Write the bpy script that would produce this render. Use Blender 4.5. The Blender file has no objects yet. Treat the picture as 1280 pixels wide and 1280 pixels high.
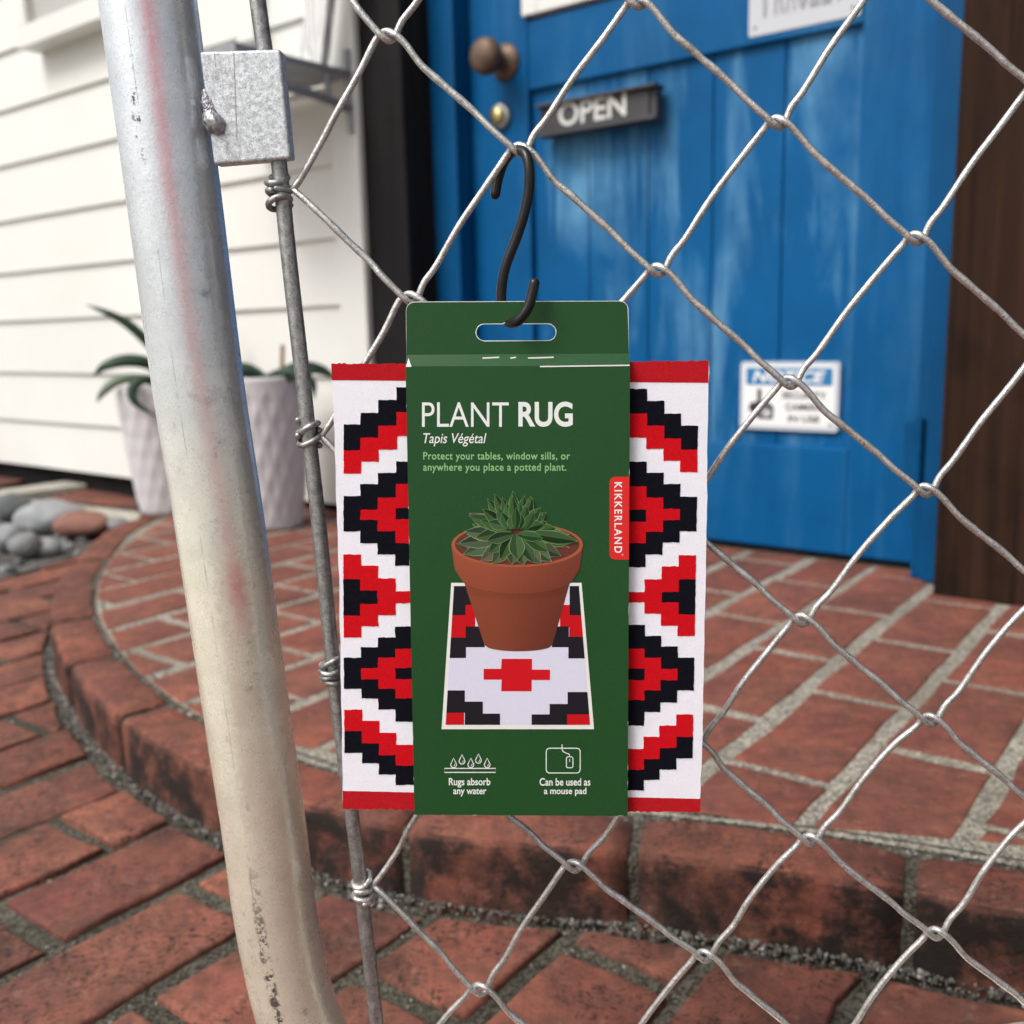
import bpy, bmesh, math, random
import numpy as np
from mathutils import Vector, Matrix, noise as mnoise

random.seed(7)
R = math.radians
scene = bpy.context.scene
COL = scene.collection

# ------------------------------------------------------------------ camera
F_PX = 1254.0                                   # focal length in 1280-wide pixels
_dn = np.array([166., 6850., F_PX]); _dn /= np.linalg.norm(_dn)
_up = -_dn
_Y = np.array([0, 0, 1.]) - _up * _up[2]; _Y /= np.linalg.norm(_Y)
_X = np.cross(_Y, _up)
RM = np.array([_X, _Y, _up])                    # camera axes -> world axes
CAM = np.array([0., 0., .38])

cam_d = bpy.data.cameras.new('camera')
cam = bpy.data.objects.new('camera', cam_d); COL.objects.link(cam)
cx, cy, cz = RM @ np.array([1., 0, 0]), RM @ np.array([0, -1., 0]), RM @ np.array([0, 0, -1.])
cam.matrix_world = Matrix(((cx[0], cy[0], cz[0], CAM[0]), (cx[1], cy[1], cz[1], CAM[1]), (cx[2], cy[2], cz[2], CAM[2]), (0, 0, 0, 1)))
cam_d.sensor_width = 36; cam_d.lens = 36 * F_PX / 1280
cam_d.clip_start = .01; cam_d.clip_end = 500
cam_d.dof.use_dof = True
cam_d.dof.focus_distance = .405
cam_d.dof.aperture_fstop = 10.5
scene.camera = cam

# ------------------------------------------------------------------ sky, sun, exposure
SUN_EL, SUN_AZ = 52, 236                        # azimuth clockwise from +Y: behind the camera, to the left
world = bpy.data.worlds.new("World"); scene.world = world
world.use_nodes = True
wt = world.node_tree; wt.nodes.clear()
sky = wt.nodes.new('ShaderNodeTexSky'); sky.sky_type = 'NISHITA'; sky.sun_disc = False
sky.sun_elevation = R(SUN_EL); sky.sun_rotation = R(SUN_AZ)
sky.air_density = 1.0; sky.dust_density = 6.0; sky.ozone_density = 1.0
hs = wt.nodes.new('ShaderNodeHueSaturation'); hs.inputs['Saturation'].default_value = .34
bg = wt.nodes.new('ShaderNodeBackground'); bg.inputs['Strength'].default_value = .13
wo = wt.nodes.new('ShaderNodeOutputWorld')
wt.links.new(sky.outputs[0], hs.inputs['Color']); wt.links.new(hs.outputs[0], bg.inputs[0]); wt.links.new(bg.outputs[0], wo.inputs[0])
sd = bpy.data.lights.new('sun', 'SUN'); sd.energy = 1.5; sd.angle = R(20); sd.color = (1, .965, .92)
so = bpy.data.objects.new('sun', sd); COL.objects.link(so)
sv = Vector((math.sin(R(SUN_AZ)) * math.cos(R(SUN_EL)), math.cos(R(SUN_AZ)) * math.cos(R(SUN_EL)), math.sin(R(SUN_EL))))
so.rotation_euler = (-sv).to_track_quat('-Z', 'Y').to_euler()
vs = scene.view_settings
vs.view_transform = 'Standard'; vs.look = 'None'; vs.gamma = 1; vs.exposure = 0.32
try: vs.use_curve_mapping = False
except Exception: pass

# ------------------------------------------------------------------ measuring: photo pixel -> point on a real plane
def ray(px, py):
    d = RM @ np.array([px - 640., py - 640., F_PX]); return d / np.linalg.norm(d)
def on_z(px, py, z=0.):
    d = ray(px, py); return CAM + d * ((z - CAM[2]) / d[2])
def on_plane(px, py, p0, n):
    d = ray(px, py); return CAM + d * ((p0 - CAM).dot(n) / d.dot(n))

# house frame: s along the wall (to the right), off = distance behind the camera's foot, z up
HA = R(-38.0)
HD = np.array([math.cos(HA), math.sin(HA), 0]); HN = np.array([HD[1], -HD[0], 0])
def hp(s, off, z): return HD * s - HN * off + np.array([0, 0, z])
def W(px, py, off):
    p = on_plane(px, py, -HN * off, HN); return float(p.dot(HD)), float(p[2])

# gate frame
GN = np.array([-math.sin(R(4.6)), -math.cos(R(4.6)), 0])
GP = CAM + ray(640, 640) * (.418 / ray(640, 640)[1])
def G(px, py, off=0.): return on_plane(px, py, GP + GN * off, GN)
# rug frame (hangs with its foot a little forward)
_l = R(1.5); _y = R(2.0)
UN = np.array([-math.sin(_y) * math.cos(_l), -math.cos(_y) * math.cos(_l), math.sin(_l)])
UP = CAM + ray(648, 700) * (.4045 / ray(648, 700)[1])
def U(px, py, off=0.): return on_plane(px, py, UP + UN * off, UN)

# ------------------------------------------------------------------ helpers
class MB:
    def __init__(s): s.v = []; s.f = []; s.m = []; s.c = []; s.sm = []
    def add(s, vs, fs, mi=0, col=None, smooth=False):
        b = len(s.v); s.v += [tuple(map(float, v)) for v in vs]
        for f in fs:
            s.f.append(tuple(i + b for i in f)); s.m.append(mi); s.c.append(col); s.sm.append(smooth)
    def build(s, name, mats, parent=None):
        me = bpy.data.meshes.new(name); me.from_pydata(s.v, [], s.f); me.update()
        if not isinstance(mats, (list, tuple)): mats = [mats]
        for m in mats: me.materials.append(m)
        for p, mi, sm in zip(me.polygons, s.m, s.sm): p.material_index = mi; p.use_smooth = sm
        if any(c is not None for c in s.c):
            at = me.color_attributes.new('ink', 'FLOAT_COLOR', 'CORNER')
            for p, c in zip(me.polygons, s.c):
                for li in p.loop_indices: at.data[li].color = (*(c or (1, 1, 1)), 1)
        o = bpy.data.objects.new(name, me); COL.objects.link(o)
        if parent: o.parent = parent
        return o

def tag(o, label=None, cat=None, group=None, kind=None):
    if label: o['label'] = label
    if cat: o['category'] = cat
    if group: o['group'] = group
    if kind: o['kind'] = kind
    return o
def empty(name, loc):
    o = bpy.data.objects.new(name, None); o.empty_display_size = .05; COL.objects.link(o); o.location = loc
    return o
def adopt(parent):
    """keep the world place of children whose meshes were made in world space"""
    inv = Matrix.Translation(-Vector(parent.location))
    for o in list(bpy.data.objects):
        if o.parent == parent and o.type == 'MESH': o.matrix_parent_inverse = inv

def N(v): v = np.array(v, float); return v / (np.linalg.norm(v) + 1e-12)
def catmull(pts, n=10, closed=False):
    P = [np.array(p, float) for p in pts]; out = []
    E = [P[0] * 2 - P[1]] + P + [P[-1] * 2 - P[-2]]
    for i in range(1, len(E) - 2):
        a, b, c, d = E[i - 1:i + 3]
        for k in range(n):
            t = k / n
            out.append(.5 * ((2 * b) + (c - a) * t + (2 * a - 5 * b + 4 * c - d) * t * t + (3 * b - a - 3 * c + d) * t ** 3))
    out.append(P[-1]); return out
def tube(mb, path, rad, sides=12, mi=0, cap=True, round_end=False):
    P = [np.array(p, float) for p in path]; n = len(P)
    rads = [rad] * n if not hasattr(rad, '__len__') else list(rad)
    if round_end:
        for e, q in ((0, 1), (-1, -2)):
            dr = N(P[e] - P[q]); r = rads[e]
            ex = [(P[e] + dr * r * math.sin(a), r * math.cos(a) + 1e-5) for a in (R(25), R(50), R(72), R(88))]
            if e == 0: P = [x[0] for x in ex[::-1]] + P; rads = [x[1] for x in ex[::-1]] + rads
            else: P += [x[0] for x in ex]; rads += [x[1] for x in ex]
        n = len(P)
    T = [N(P[min(i + 1, n - 1)] - P[max(i - 1, 0)]) for i in range(n)]
    u = np.cross(T[0], [0, 0, 1.]); 
    if np.linalg.norm(u) < .1: u = np.cross(T[0], [1., 0, 0])
    u = N(u); vs = []; fs = []
    for i in range(n):
        u = N(u - T[i] * u.dot(T[i])); w = np.cross(T[i], u)
        for k in range(sides):
            a = 2 * math.pi * k / sides
            vs.append(P[i] + (u * math.cos(a) + w * math.sin(a)) * rads[i])
    for i in range(n - 1):
        for k in range(sides):
            k2 = (k + 1) % sides
            fs.append((i * sides + k, i * sides + k2, (i + 1) * sides + k2, (i + 1) * sides + k))
    mb.add(vs, fs, mi, smooth=True)
    if cap:
        mb.add(vs[:sides], [tuple(range(sides))[::-1]], mi); mb.add(vs[-sides:], [tuple(range(sides))], mi)
def lathe(mb, prof, center, seg=48, mi=0, fn=None, axis=(0, 0, 1)):
    ax = N(axis); e1 = np.cross(ax, [0, 1., 0]) if abs(ax[1]) < .9 else np.cross(ax, [1., 0, 0]); e1 = N(e1); e2 = np.cross(ax, e1)
    c = np.array(center, float); vs = []; fs = []
    for i, (r, z) in enumerate(prof):
        for k in range(seg):
            a = 2 * math.pi * k / seg; rr = r if fn is None else fn(r, z, a, i)
            vs.append(c + ax * z + (e1 * math.cos(a) + e2 * math.sin(a)) * rr)
    for i in range(len(prof) - 1):
        for k in range(seg):
            k2 = (k + 1) % seg
            fs.append((i * seg + k, i * seg + k2, (i + 1) * seg + k2, (i + 1) * seg + k))
    mb.add(vs, fs, mi, smooth=True)
def prism(mb, base, top, mi=0, mi_side=None):
    n = len(base); mi_side = mi if mi_side is None else mi_side
    mb.add(list(base) + list(top), [tuple(range(n))[::-1]], mi_side)
    mb.add(top, [tuple(range(n))], mi)
    mb.add(list(base) + list(top), [(i, (i + 1) % n, n + (i + 1) % n, n + i) for i in range(n)], mi_side)
def hbox(mb, s0, s1, o0, o1, z0, z1, b=.003, mi=0):
    """bevelled box in the house frame (o0 nearer the camera)"""
    x = (s0, s1); y = (-o1, -o0); zz = (z0, z1)
    bm = bmesh.new(); bmesh.ops.create_cube(bm, size=1)
    for v in bm.verts:
        v.co = Vector(((s0 + s1) / 2 + v.co.x * (s1 - s0), -(o0 + o1) / 2 + v.co.y * abs(o1 - o0), (z0 + z1) / 2 + v.co.z * (z1 - z0)))
    if b: bmesh.ops.bevel(bm, geom=bm.edges[:], offset=b, segments=2, affect='EDGES', profile=.6)
    bm.verts.index_update()
    mb.add([HD * v.co.x + HN * v.co.y + np.array([0, 0, v.co.z]) for v in bm.verts], [tuple(v.index for v in f.verts) for f in bm.faces], mi)
    bm.free()
def subdiv_quad(mb, c, nu, nv, fn=None, mi=0, col=None, smooth=False):
    """grid over the quad c (bl, br, tr, tl)"""
    c = [np.array(p, float) for p in c]; vs = []; fs = []
    for j in range(nv + 1):
        for i in range(nu + 1):
            u, v = i / nu, j / nv
            p = (c[0] * (1 - u) + c[1] * u) * (1 - v) + (c[3] * (1 - u) + c[2] * u) * v
            vs.append(fn(p, u, v) if fn else p)
    for j in range(nv):
        for i in range(nu):
            a = j * (nu + 1) + i; fs.append((a, a + 1, a + nu + 2, a + nu + 1))
    mb.add(vs, fs, mi, col, smooth)

_TXT = {}
def text_geo(s, bold=0., shear=0., space=1.):
    k = (s, bold, shear, space)
    if k in _TXT: return _TXT[k]
    cu = bpy.data.curves.new('t', 'FONT'); cu.body = s; cu.size = 1; cu.offset = bold; cu.shear = shear; cu.space_character = space
    cu.resolution_u = 6; cu.fill_mode = 'FRONT'
    o = bpy.data.objects.new('t', cu); COL.objects.link(o)
    bpy.context.view_layer.update()
    me = bpy.data.meshes.new_from_object(o.evaluated_get(bpy.context.evaluated_depsgraph_get()))
    vs = np.array([v.co[:2] for v in me.vertices]); fs = [tuple(p.vertices) for p in me.polygons]
    bpy.data.objects.remove(o); bpy.data.curves.remove(cu); bpy.data.meshes.remove(me)
    lo, hi = vs.min(0), vs.max(0); vs = (vs - lo) / (hi - lo)
    _TXT[k] = (vs, fs); return _TXT[k]
def text_on(mb, s, mapf, mi=0, col=None, **kw):
    """mapf(u, v): text box 0..1 (v up) -> world point"""
    vs, fs = text_geo(s, **kw); mb.add([mapf(u, v) for u, v in vs], fs, mi, col)
def box_map(surf, x0, y0, x1, y1, off):          # pixel box: left, bottom, right, top
    return lambda u, v: surf(x0 + (x1 - x0) * u, y0 + (y1 - y0) * v, off)

# ------------------------------------------------------------------ materials
def mat(name, base=(.5, .5, .5), rough=.6, metal=0., spec=.5):
    m = bpy.data.materials.new(name); m.use_nodes = True
    b = m.node_tree.nodes['Principled BSDF']
    b.inputs['Base Color'].default_value = (*base, 1); b.inputs['Roughness'].default_value = rough
    b.inputs['Metallic'].default_value = metal; b.inputs['Specular IOR Level'].default_value = spec
    return m
class NT:
    def __init__(s, m):
        s.m = m; s.t = m.node_tree; s.b = s.t.nodes['Principled BSDF']; s.tc = s.t.nodes.new('ShaderNodeTexCoord')
    def n(s, typ, **kw):
        x = s.t.nodes.new(typ)
        for k, v in kw.items():
            if k in x.inputs: x.inputs[k].default_value = v
            else: setattr(x, k, v)
        return x
    def l(s, a, b): s.t.links.new(a, b)
    def vec(s, scale=(1, 1, 1), rot=(0, 0, 0)):
        mp = s.n('ShaderNodeMapping'); mp.inputs['Scale'].default_value = scale; mp.inputs['Rotation'].default_value = rot
        s.l(s.tc.outputs['Object'], mp.inputs['Vector']); return mp.outputs[0]
    def noise(s, scale, detail=4., rough=.55, vec=None, dist=0.):
        x = s.n('ShaderNodeTexNoise', Scale=scale, Detail=detail, Roughness=rough, Distortion=dist)
        s.l(vec if vec is not None else s.tc.outputs['Object'], x.inputs['Vector']); return x.outputs['Fac']
    def ramp(s, fac, stops):
        x = s.n('ShaderNodeValToRGB'); e = x.color_ramp.elements
        while len(e) < len(stops): e.new(.5)
        for el, (p, c) in zip(e, stops):
            el.position = p; el.color = (*c, 1) if hasattr(c, '__len__') else (c, c, c, 1)
        s.l(fac, x.inputs[0]); return x.outputs[0]
    def mix(s, fac, a, b, mode='MIX'):
        x = s.n('ShaderNodeMix', data_type='RGBA', blend_type=mode)
        for idx, v in ((0, fac), (6, a), (7, b)):
            if hasattr(v, 'is_output') or hasattr(v, 'links'): s.l(v, x.inputs[idx])
            else: x.inputs[idx].default_value = (*v, 1) if hasattr(v, '__len__') else v
        return x.outputs[2]
    def bump(s, h, dist=.001, strength=1., prev=None):
        x = s.n('ShaderNodeBump', Strength=strength, Distance=dist); s.l(h, x.inputs['Height'])
        if prev is not None: s.l(prev, x.inputs['Normal'])
        s.l(x.outputs[0], s.b.inputs['Normal']); return x.outputs[0]
    def color(s, c): s.l(c, s.b.inputs['Base Color'])
    def rough(s, c): s.l(c, s.b.inputs['Roughness'])
    def island(s): return s.n('ShaderNodeNewGeometry').outputs['Random Per Island']

def brick_mat(name, cols, grime=.5, riser=0., pits=.9):
    m = mat(name, rough=.85, spec=.3); t = NT(m)
    base = t.ramp(t.island(), [(i / (len(cols) - 1), c) for i, c in enumerate(cols)])
    base = t.mix(t.ramp(t.noise(13, 6, .65), [(.40, 0.), (.68, .65)]), base, (.30, .125, .075))
    base = t.mix(t.ramp(t.noise(5.5, 3, .5), [(.45, 0.), (.7, .6)]), base, (.11, .045, .042))
    base = t.mix(t.ramp(t.noise(48, 6, .72), [(.40, 0.), (.66, .7)]), base, (.085, .04, .033))
    dirt = t.ramp(t.noise(8, 9, .7), [(.45, 0.), (.68, grime)])
    base = t.mix(dirt, base, (.036, .024, .02))
    pit = t.ramp(t.noise(190, 5, .72), [(.50, 0.), (.62, pits)])
    pitm = t.n('ShaderNodeMath', operation='MULTIPLY'); t.l(pit, pitm.inputs[0]); t.l(t.ramp(t.noise(20, 4), [(.40, .1), (.58, 1.)]), pitm.inputs[1])
    base = t.mix(pitm.outputs[0], base, (.022, .016, .014))
    base = t.mix(t.ramp(t.noise(75, 6, .75), [(.56, 0.), (.80, .5)]), base, (.42, .26, .20))
    if riser:                                     # upright face of the kerb darkened in blotches
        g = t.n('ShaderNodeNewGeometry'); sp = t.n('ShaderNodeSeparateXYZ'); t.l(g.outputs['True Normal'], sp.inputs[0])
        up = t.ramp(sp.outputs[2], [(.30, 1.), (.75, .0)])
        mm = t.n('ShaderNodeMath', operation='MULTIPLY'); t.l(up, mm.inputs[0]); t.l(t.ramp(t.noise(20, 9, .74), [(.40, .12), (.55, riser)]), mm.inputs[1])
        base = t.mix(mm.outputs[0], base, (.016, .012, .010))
    t.color(base)
    b = t.bump(t.noise(40, 6, .65), .004, .7); b = t.bump(pitm.outputs[0], .0015, -.6, b) if False else b; t.bump(t.noise(380, 4, .7), .0011, .9, b)
    return m
M = {}
M['brick_up'] = brick_mat('red_paving_brick', [(.225, .063, .043), (.31, .092, .058), (.255, .072, .049), (.34, .112, .073)], .5, pits=.45)
M['brick_low'] = brick_mat('weathered_red_brick', [(.20, .063, .047), (.33, .108, .067), (.25, .078, .054), (.40, .142, .088), (.165, .057, .046)], .85)
M['brick_kerb'] = brick_mat('grimy_kerb_brick', [(.22, .059, .036), (.26, .073, .044), (.29, .086, .053)], .75, .98)

def mortar_mat(name, a, b, c):
    m = mat(name, rough=.95, spec=.2); t = NT(m)
    col = t.ramp(t.noise(9, 5), [(.35, a), (.65, b)])
    v = t.n('ShaderNodeTexVoronoi', Scale=420.); t.l(t.tc.outputs['Object'], v.inputs['Vector'])
    gr = t.ramp(v.outputs['Color'], [(.25, .35), (.8, 1.35)])
    col = t.mix(1., col, gr, 'MULTIPLY'); col = t.mix(t.ramp(t.noise(3.2, 6, .6), [(.5, 0.), (.7, .8)]), col, c)
    t.color(col); b_ = t.bump(v.outputs['Distance'], .0015, .6); t.bump(t.noise(120, 5, .7), .003, .8, b_)
    return m
M['mortar_up'] = mortar_mat('pale_mortar', (.31, .285, .235), (.40, .37, .31), (.18, .17, .13))
M['mortar_low'] = mortar_mat('dark_sandy_mortar', (.075, .068, .052), (.125, .115, .09), (.04, .042, .03))
M['concrete'] = mortar_mat('pale_concrete', (.46, .44, .37), (.54, .52, .45), (.40, .38, .32))
M['soil_bed'] = mortar_mat('gravel_soil', (.10, .095, .085), (.16, .155, .145), (.07, .068, .06))

def siding_mat():
    m = mat('white_painted_siding', (.80, .80, .775), .55, spec=.4); t = NT(m)
    c = t.ramp(t.noise(2.2, 5), [(.3, (.68, .672, .635)), (.7, (.735, .73, .70))])
    c = t.mix(t.ramp(t.noise(30, 4, .7, t.vec((1, 1, .25))), [(.62, 0.), (.85, .18)]), c, (.55, .52, .44)); t.color(c)
    t.bump(t.noise(25, 4, .6), .002, .35); return m
M['siding'] = siding_mat()
M['trim'] = mat('white_trim_paint', (.71, .71, .68), .5)
def blue_mat(name, dark, light, amount):
    m = mat(name, dark, .5, spec=.14); t = NT(m)
    streak = t.noise(13, 7, .66, t.vec((1, 1, .13)), .5); patch = t.noise(4.3, 4, .55)
    mm = t.n('ShaderNodeMath', operation='MULTIPLY'); t.l(t.ramp(streak, [(.47, 0.), (.66, 1.)]), mm.inputs[0]); t.l(t.ramp(patch, [(.36, 0.), (.58, amount)]), mm.inputs[1])
    c = t.mix(mm.outputs[0], t.ramp(t.noise(6, 5), [(.3, tuple(x * .85 for x in dark)), (.7, tuple(x * 1.12 for x in dark))]), light)
    c = t.mix(t.ramp(t.noise(70, 5, .7), [(.70, 0.), (.74, .6)]), c, (.012, .05, .11)); t.color(c)
    t.rough(t.ramp(mm.outputs[0], [(0., .46), (1., .75)]))
    t.bump(t.noise(60, 5, .6, t.vec((1, 1, .1))), .0012, .5); return m
M['blue'] = blue_mat('weathered_blue_paint', (.0003, .083, .238), (.06, .22, .40), .3)
M['blue_plank'] = blue_mat('chalky_blue_paint', (.0003, .085, .242), (.12, .31, .50), .8)
M['blue_dark'] = blue_mat('blue_jamb_paint', (.0003, .065, .185), (.05, .18, .32), .15)
def wood_mat(name, a, b, k=1.):
    m = mat(name, a, .8, spec=.15); t = NT(m)
    g = t.noise(30, 8, .7, t.vec((1, 1, .05)), 1.2); c = t.ramp(g, [(.32, a), (.68, b)])
    c = t.mix(t.ramp(t.noise(4, 5), [(.52, 0.), (.68, .85)]), c, tuple(x * .25 for x in a)); t.color(c)
    t.bump(t.noise(50, 6, .6, t.vec((1, 1, .05))), .002, .6 * k); return m
M['post_brown'] = wood_mat('dark_brown_stained_wood', (.008, .0040, .0025), (.042, .019, .010))
M['post_black'] = wood_mat('charred_black_wood', (.006, .006, .007), (.016, .015, .015))
def carved_mat():
    m = mat('white_washed_wood', (.7, .7, .68), .7); t = NT(m)
    w = t.n('ShaderNodeTexWave', Scale=9., Distortion=9., Detail=3.); w.bands_direction = 'X'
    t.l(t.vec((3, 3, .9)), w.inputs['Vector'])
    t.color(t.ramp(w.outputs['Fac'], [(.1, (.42, .42, .41)), (.55, (.74, .74, .73))])); t.bump(w.outputs['Fac'], .003, .6); return m
M['carved'] = carved_mat()
def galv(name, a, b, rough, metal=.85, scale=1., speck=.5, bump=.5):
    m = mat(name, a, rough, metal); t = NT(m)
    c = t.ramp(t.noise(160 * scale, 5, .7), [(.36, a), (.64, b)])
    c = t.mix(t.ramp(t.noise(700 * scale, 3, .6), [(.56, 0.), (.68, speck)]), c, (.13, .13, .135))
    c = t.mix(t.ramp(t.noise(38 * scale, 6, .7, t.vec((1, 1, .25))), [(.60, 0.), (.74, speck)]), c, (.22, .215, .21)); t.color(c)
    t.rough(t.ramp(t.noise(90 * scale, 4), [(.3, rough - .08), (.7, rough + .12)]))
    b_ = t.bump(t.noise(480 * scale, 4, .7), .00035, bump); t.bump(t.noise(60 * scale, 4), .0009, .35 * bump, b_); return m
def pipe_mat():
    m = mat('silver_painted_pipe', (.7, .7, .7), .36, .52); t = NT(m)
    al = t.n('ShaderNodeAttribute', attribute_name='along').outputs['Fac']; si = t.n('ShaderNodeAttribute', attribute_name='around').outputs['Fac']
    c = t.ramp(t.noise(70, 5, .7), [(.36, (.70, .75, .79)), (.64, (.82, .865, .90))])
    c2 = t.ramp(t.noise(70, 5, .7), [(.36, (.84, .80, .66)), (.64, (.94, .90, .76))])       # cream reflection on the lower half, painted into the colour
    ad = t.n('ShaderNodeMath', operation='ADD'); t.l(al, ad.inputs[0]); t.l(t.ramp(t.noise(25, 4), [(.3, -.06), (.7, .06)]), ad.inputs[1])
    c = t.mix(t.ramp(ad.outputs[0], [(.36, 0.), (.62, 1.)]), c, c2)
    c = t.mix(t.ramp(t.noise(1150, 3, .6), [(.56, 0.), (.68, .30)]), c, (.16, .16, .155))
    wear = t.n('ShaderNodeMath', operation='MULTIPLY'); t.l(t.ramp(t.noise(120, 5, .75), [(.56, 0.), (.66, .75)]), wear.inputs[0]); t.l(t.ramp(t.noise(30, 4, .6, t.vec((1, 1, .3))), [(.52, 0.), (.64, 1.)]), wear.inputs[1])
    c = t.mix(wear.outputs[0], c, (.13, .13, .13))
    # weld seam down the tube, broken where the zinc filled it, and chipped coat towards the bend
    def band(c0, w):
        x = t.n('ShaderNodeMath', operation='SUBTRACT'); t.l(si, x.inputs[0]); x.inputs[1].default_value = c0
        y = t.n('ShaderNodeMath', operation='ABSOLUTE'); t.l(x.outputs[0], y.inputs[0]); return t.ramp(y.outputs[0], [(w * .5, 1.), (w, 0.)])
    def mul(a, b):
        x = t.n('ShaderNodeMath', operation='MULTIPLY'); t.l(a, x.inputs[0]); t.l(b, x.inputs[1]); return x.outputs[0]
    seam = mul(band(-.10, .016), t.ramp(t.noise(45, 5, .7), [(.46, 0.), (.56, .45)])); c = t.mix(seam, c, (.20, .20, .20))
    chip = mul(mul(band(-.02, .16), t.ramp(t.noise(170, 5, .75), [(.50, 0.), (.53, 1.)])), t.ramp(al, [(.80, 0.), (.90, 1.)])); c = t.mix(chip, c, (.15, .145, .135))
    chip2 = mul(mul(band(-.18, .14), t.ramp(t.noise(210, 5, .75), [(.55, 0.), (.58, 1.)])), t.ramp(al, [(.05, 0.), (.08, 1.), (.13, 1.), (.2, 0.)])); c = t.mix(chip2, c, (.12, .12, .125))
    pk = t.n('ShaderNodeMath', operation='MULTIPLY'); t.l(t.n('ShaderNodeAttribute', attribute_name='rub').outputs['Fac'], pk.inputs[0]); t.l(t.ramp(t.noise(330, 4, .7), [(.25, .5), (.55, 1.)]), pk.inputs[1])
    c = t.mix(pk.outputs[0], c, (.80, .30, .33)); t.color(c)                                  # pink streak: part red paint, part reflection painted into the colour
    t.rough(t.ramp(t.noise(60, 4), [(.3, .20), (.7, .34)]))
    b = t.bump(t.noise(420, 4, .7), .0003, .45); t.bump(t.noise(55, 4), .0006, .25, b); return m
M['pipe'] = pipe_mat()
M['plate'] = galv('spangled_zinc_plate', (.40, .42, .44), (.78, .81, .84), .44, .6, 3.2, .9, .3)
M['rod'] = galv('dull_zinc_rod', (.26, .26, .26), (.50, .50, .49), .42, .8, 2.0, .8)
M['wire'] = galv('chalky_zinc_wire', (.46, .455, .44), (.72, .71, .69), .32, .74, 1.7, .75, .8)
M['weld'] = galv('weld_bead', (.22, .21, .22), (.48, .48, .52), .48, .7, 1.2, .8)
M['shelf_metal'] = galv('grey_sheet_metal', (.28, .29, .31), (.36, .37, .39), .5, .6, .3, .2)
M['hook'] = mat('black_coated_wire', (.008, .008, .009), .34, spec=.4)
M['bronze'] = mat('worn_bronze', (.16, .10, .065), .55, .45)
t = NT(M['bronze']); t.color(t.ramp(t.noise(30, 5), [(.3, (.07, .043, .03)), (.7, (.17, .11, .075))]))
M['brass'] = mat('brass', (.50, .40, .20), .35, .9); M['steel'] = mat('brushed_steel', (.45, .45, .43), .4, .9)
M['black_metal'] = mat('black_painted_metal', (.028, .028, .032), .5)
t = NT(M['black_metal']); t.color(t.ramp(t.noise(12, 5), [(.3, (.020, .020, .024)), (.7, (.05, .05, .056))]))
M['letter'] = mat('cast_pale_letters', (.62, .62, .60), .5)
M['tin'] = mat('pale_grey_enamel', (.50, .52, .56), .5); M['tin_dark'] = mat('worn_grey_letter', (.30, .31, .33), .6)
M['white_plastic'] = mat('white_sign_plastic', (.78, .80, .80), .4); M['grey_frame'] = mat('grey_sign_frame', (.50, .56, .62), .4)
M['notice_blue'] = mat('sign_blue', (.012, .17, .40), .4); M['ink_black'] = mat('sign_black', (.02, .02, .02), .5)
M['glass'] = mat('dark_window_glass', (.25, .25, .25), .08, spec=.6); M['pane_pale'] = mat('frosted_window_pane', (.42, .41, .39), .25)
M['pot'] = mat('grey_white_stoneware', (.61, .595, .605), .6)
M['soil'] = mat('potting_soil', (.05, .035, .025), .95)
def leaf_mat():
    m = mat('agave_leaf', (.03, .07, .04), .5, spec=.2); t = NT(m)
    t.color(t.ramp(t.noise(18, 4, .6), [(.3, (.010, .030, .017)), (.7, (.038, .068, .044))])); t.bump(t.noise(40, 3), .001, .4); return m
M['leaf'] = leaf_mat(); M['leaf_pale'] = mat('pale_agave_leaf', (.12, .165, .11), .5)
M['stake'] = mat('bare_wood_stake', (.36, .24, .15), .8)
def fabric(name, col, var):
    m = mat(name, col, .92, spec=.2); t = NT(m)
    t.color(t.ramp(t.noise(1500, 3, .7), [(.3, tuple(x * (1 - var) for x in col)), (.7, tuple(min(1, x * (1 + var)) for x in col))]))
    b = t.bump(t.noise(2200, 3, .7), .0004, .6); t.bump(t.noise(260, 4, .6), .0006, .3, b)
    t.b.inputs['Specular IOR Level'].default_value = .08; return m
M['rug_white'] = fabric('white_rug_fleece', (.87, .86, .93), .05)
M['rug_red'] = fabric('red_rug_fleece', (.60, .006, .012), .14); M['rug_black'] = fabric('black_rug_fleece', (.0055, .005, .010), .35)
M['rug_edge'] = fabric('dark_red_rug_border', (.47, .012, .018), .18); M['rubber'] = mat('rug_rubber_back', (.05, .05, .05), .8)
def card_mat():
    m = mat('green_coated_card', (.018, .082, .024), .36, spec=.32); t = NT(m)
    t.color(t.ramp(t.noise(900, 2), [(.3, (.0125, .066, .0175)), (.7, (.0148, .074, .020))]))
    t.rough(t.ramp(t.noise(14, 4, .6), [(.3, .28), (.7, .42)])); b = t.bump(t.noise(9, 2), .003, .5); t.bump(t.noise(900, 3), .0001, .3, b); return m
M['card'] = card_mat(); M['card_raw'] = mat('raw_white_card_edge', (.80, .80, .77), .6)
M['ink_white'] = mat('white_print', (.80, .82, .80), .4); M['ink_green'] = mat('pale_green_print', (.26, .52, .22), .4)
M['ink_red'] = mat('red_brand_print', (.70, .015, .015), .35)
M['print'] = mat('picture_print', rough=.36, spec=.2); t = NT(M['print']); at = t.n('ShaderNodeAttribute', attribute_name='ink'); 
t.color(t.mix(t.ramp(t.noise(900, 3, .6), [(.35, 0.), (.7, .04)]), at.outputs['Color'], (.02, .02, .015)))
def stone(name, a, b):
    m = mat(name, a, .75); t = NT(m); t.color(t.ramp(t.noise(25, 5, .6), [(.3, a), (.7, b)])); t.bump(t.noise(80, 4), .002, .4); return m
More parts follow.
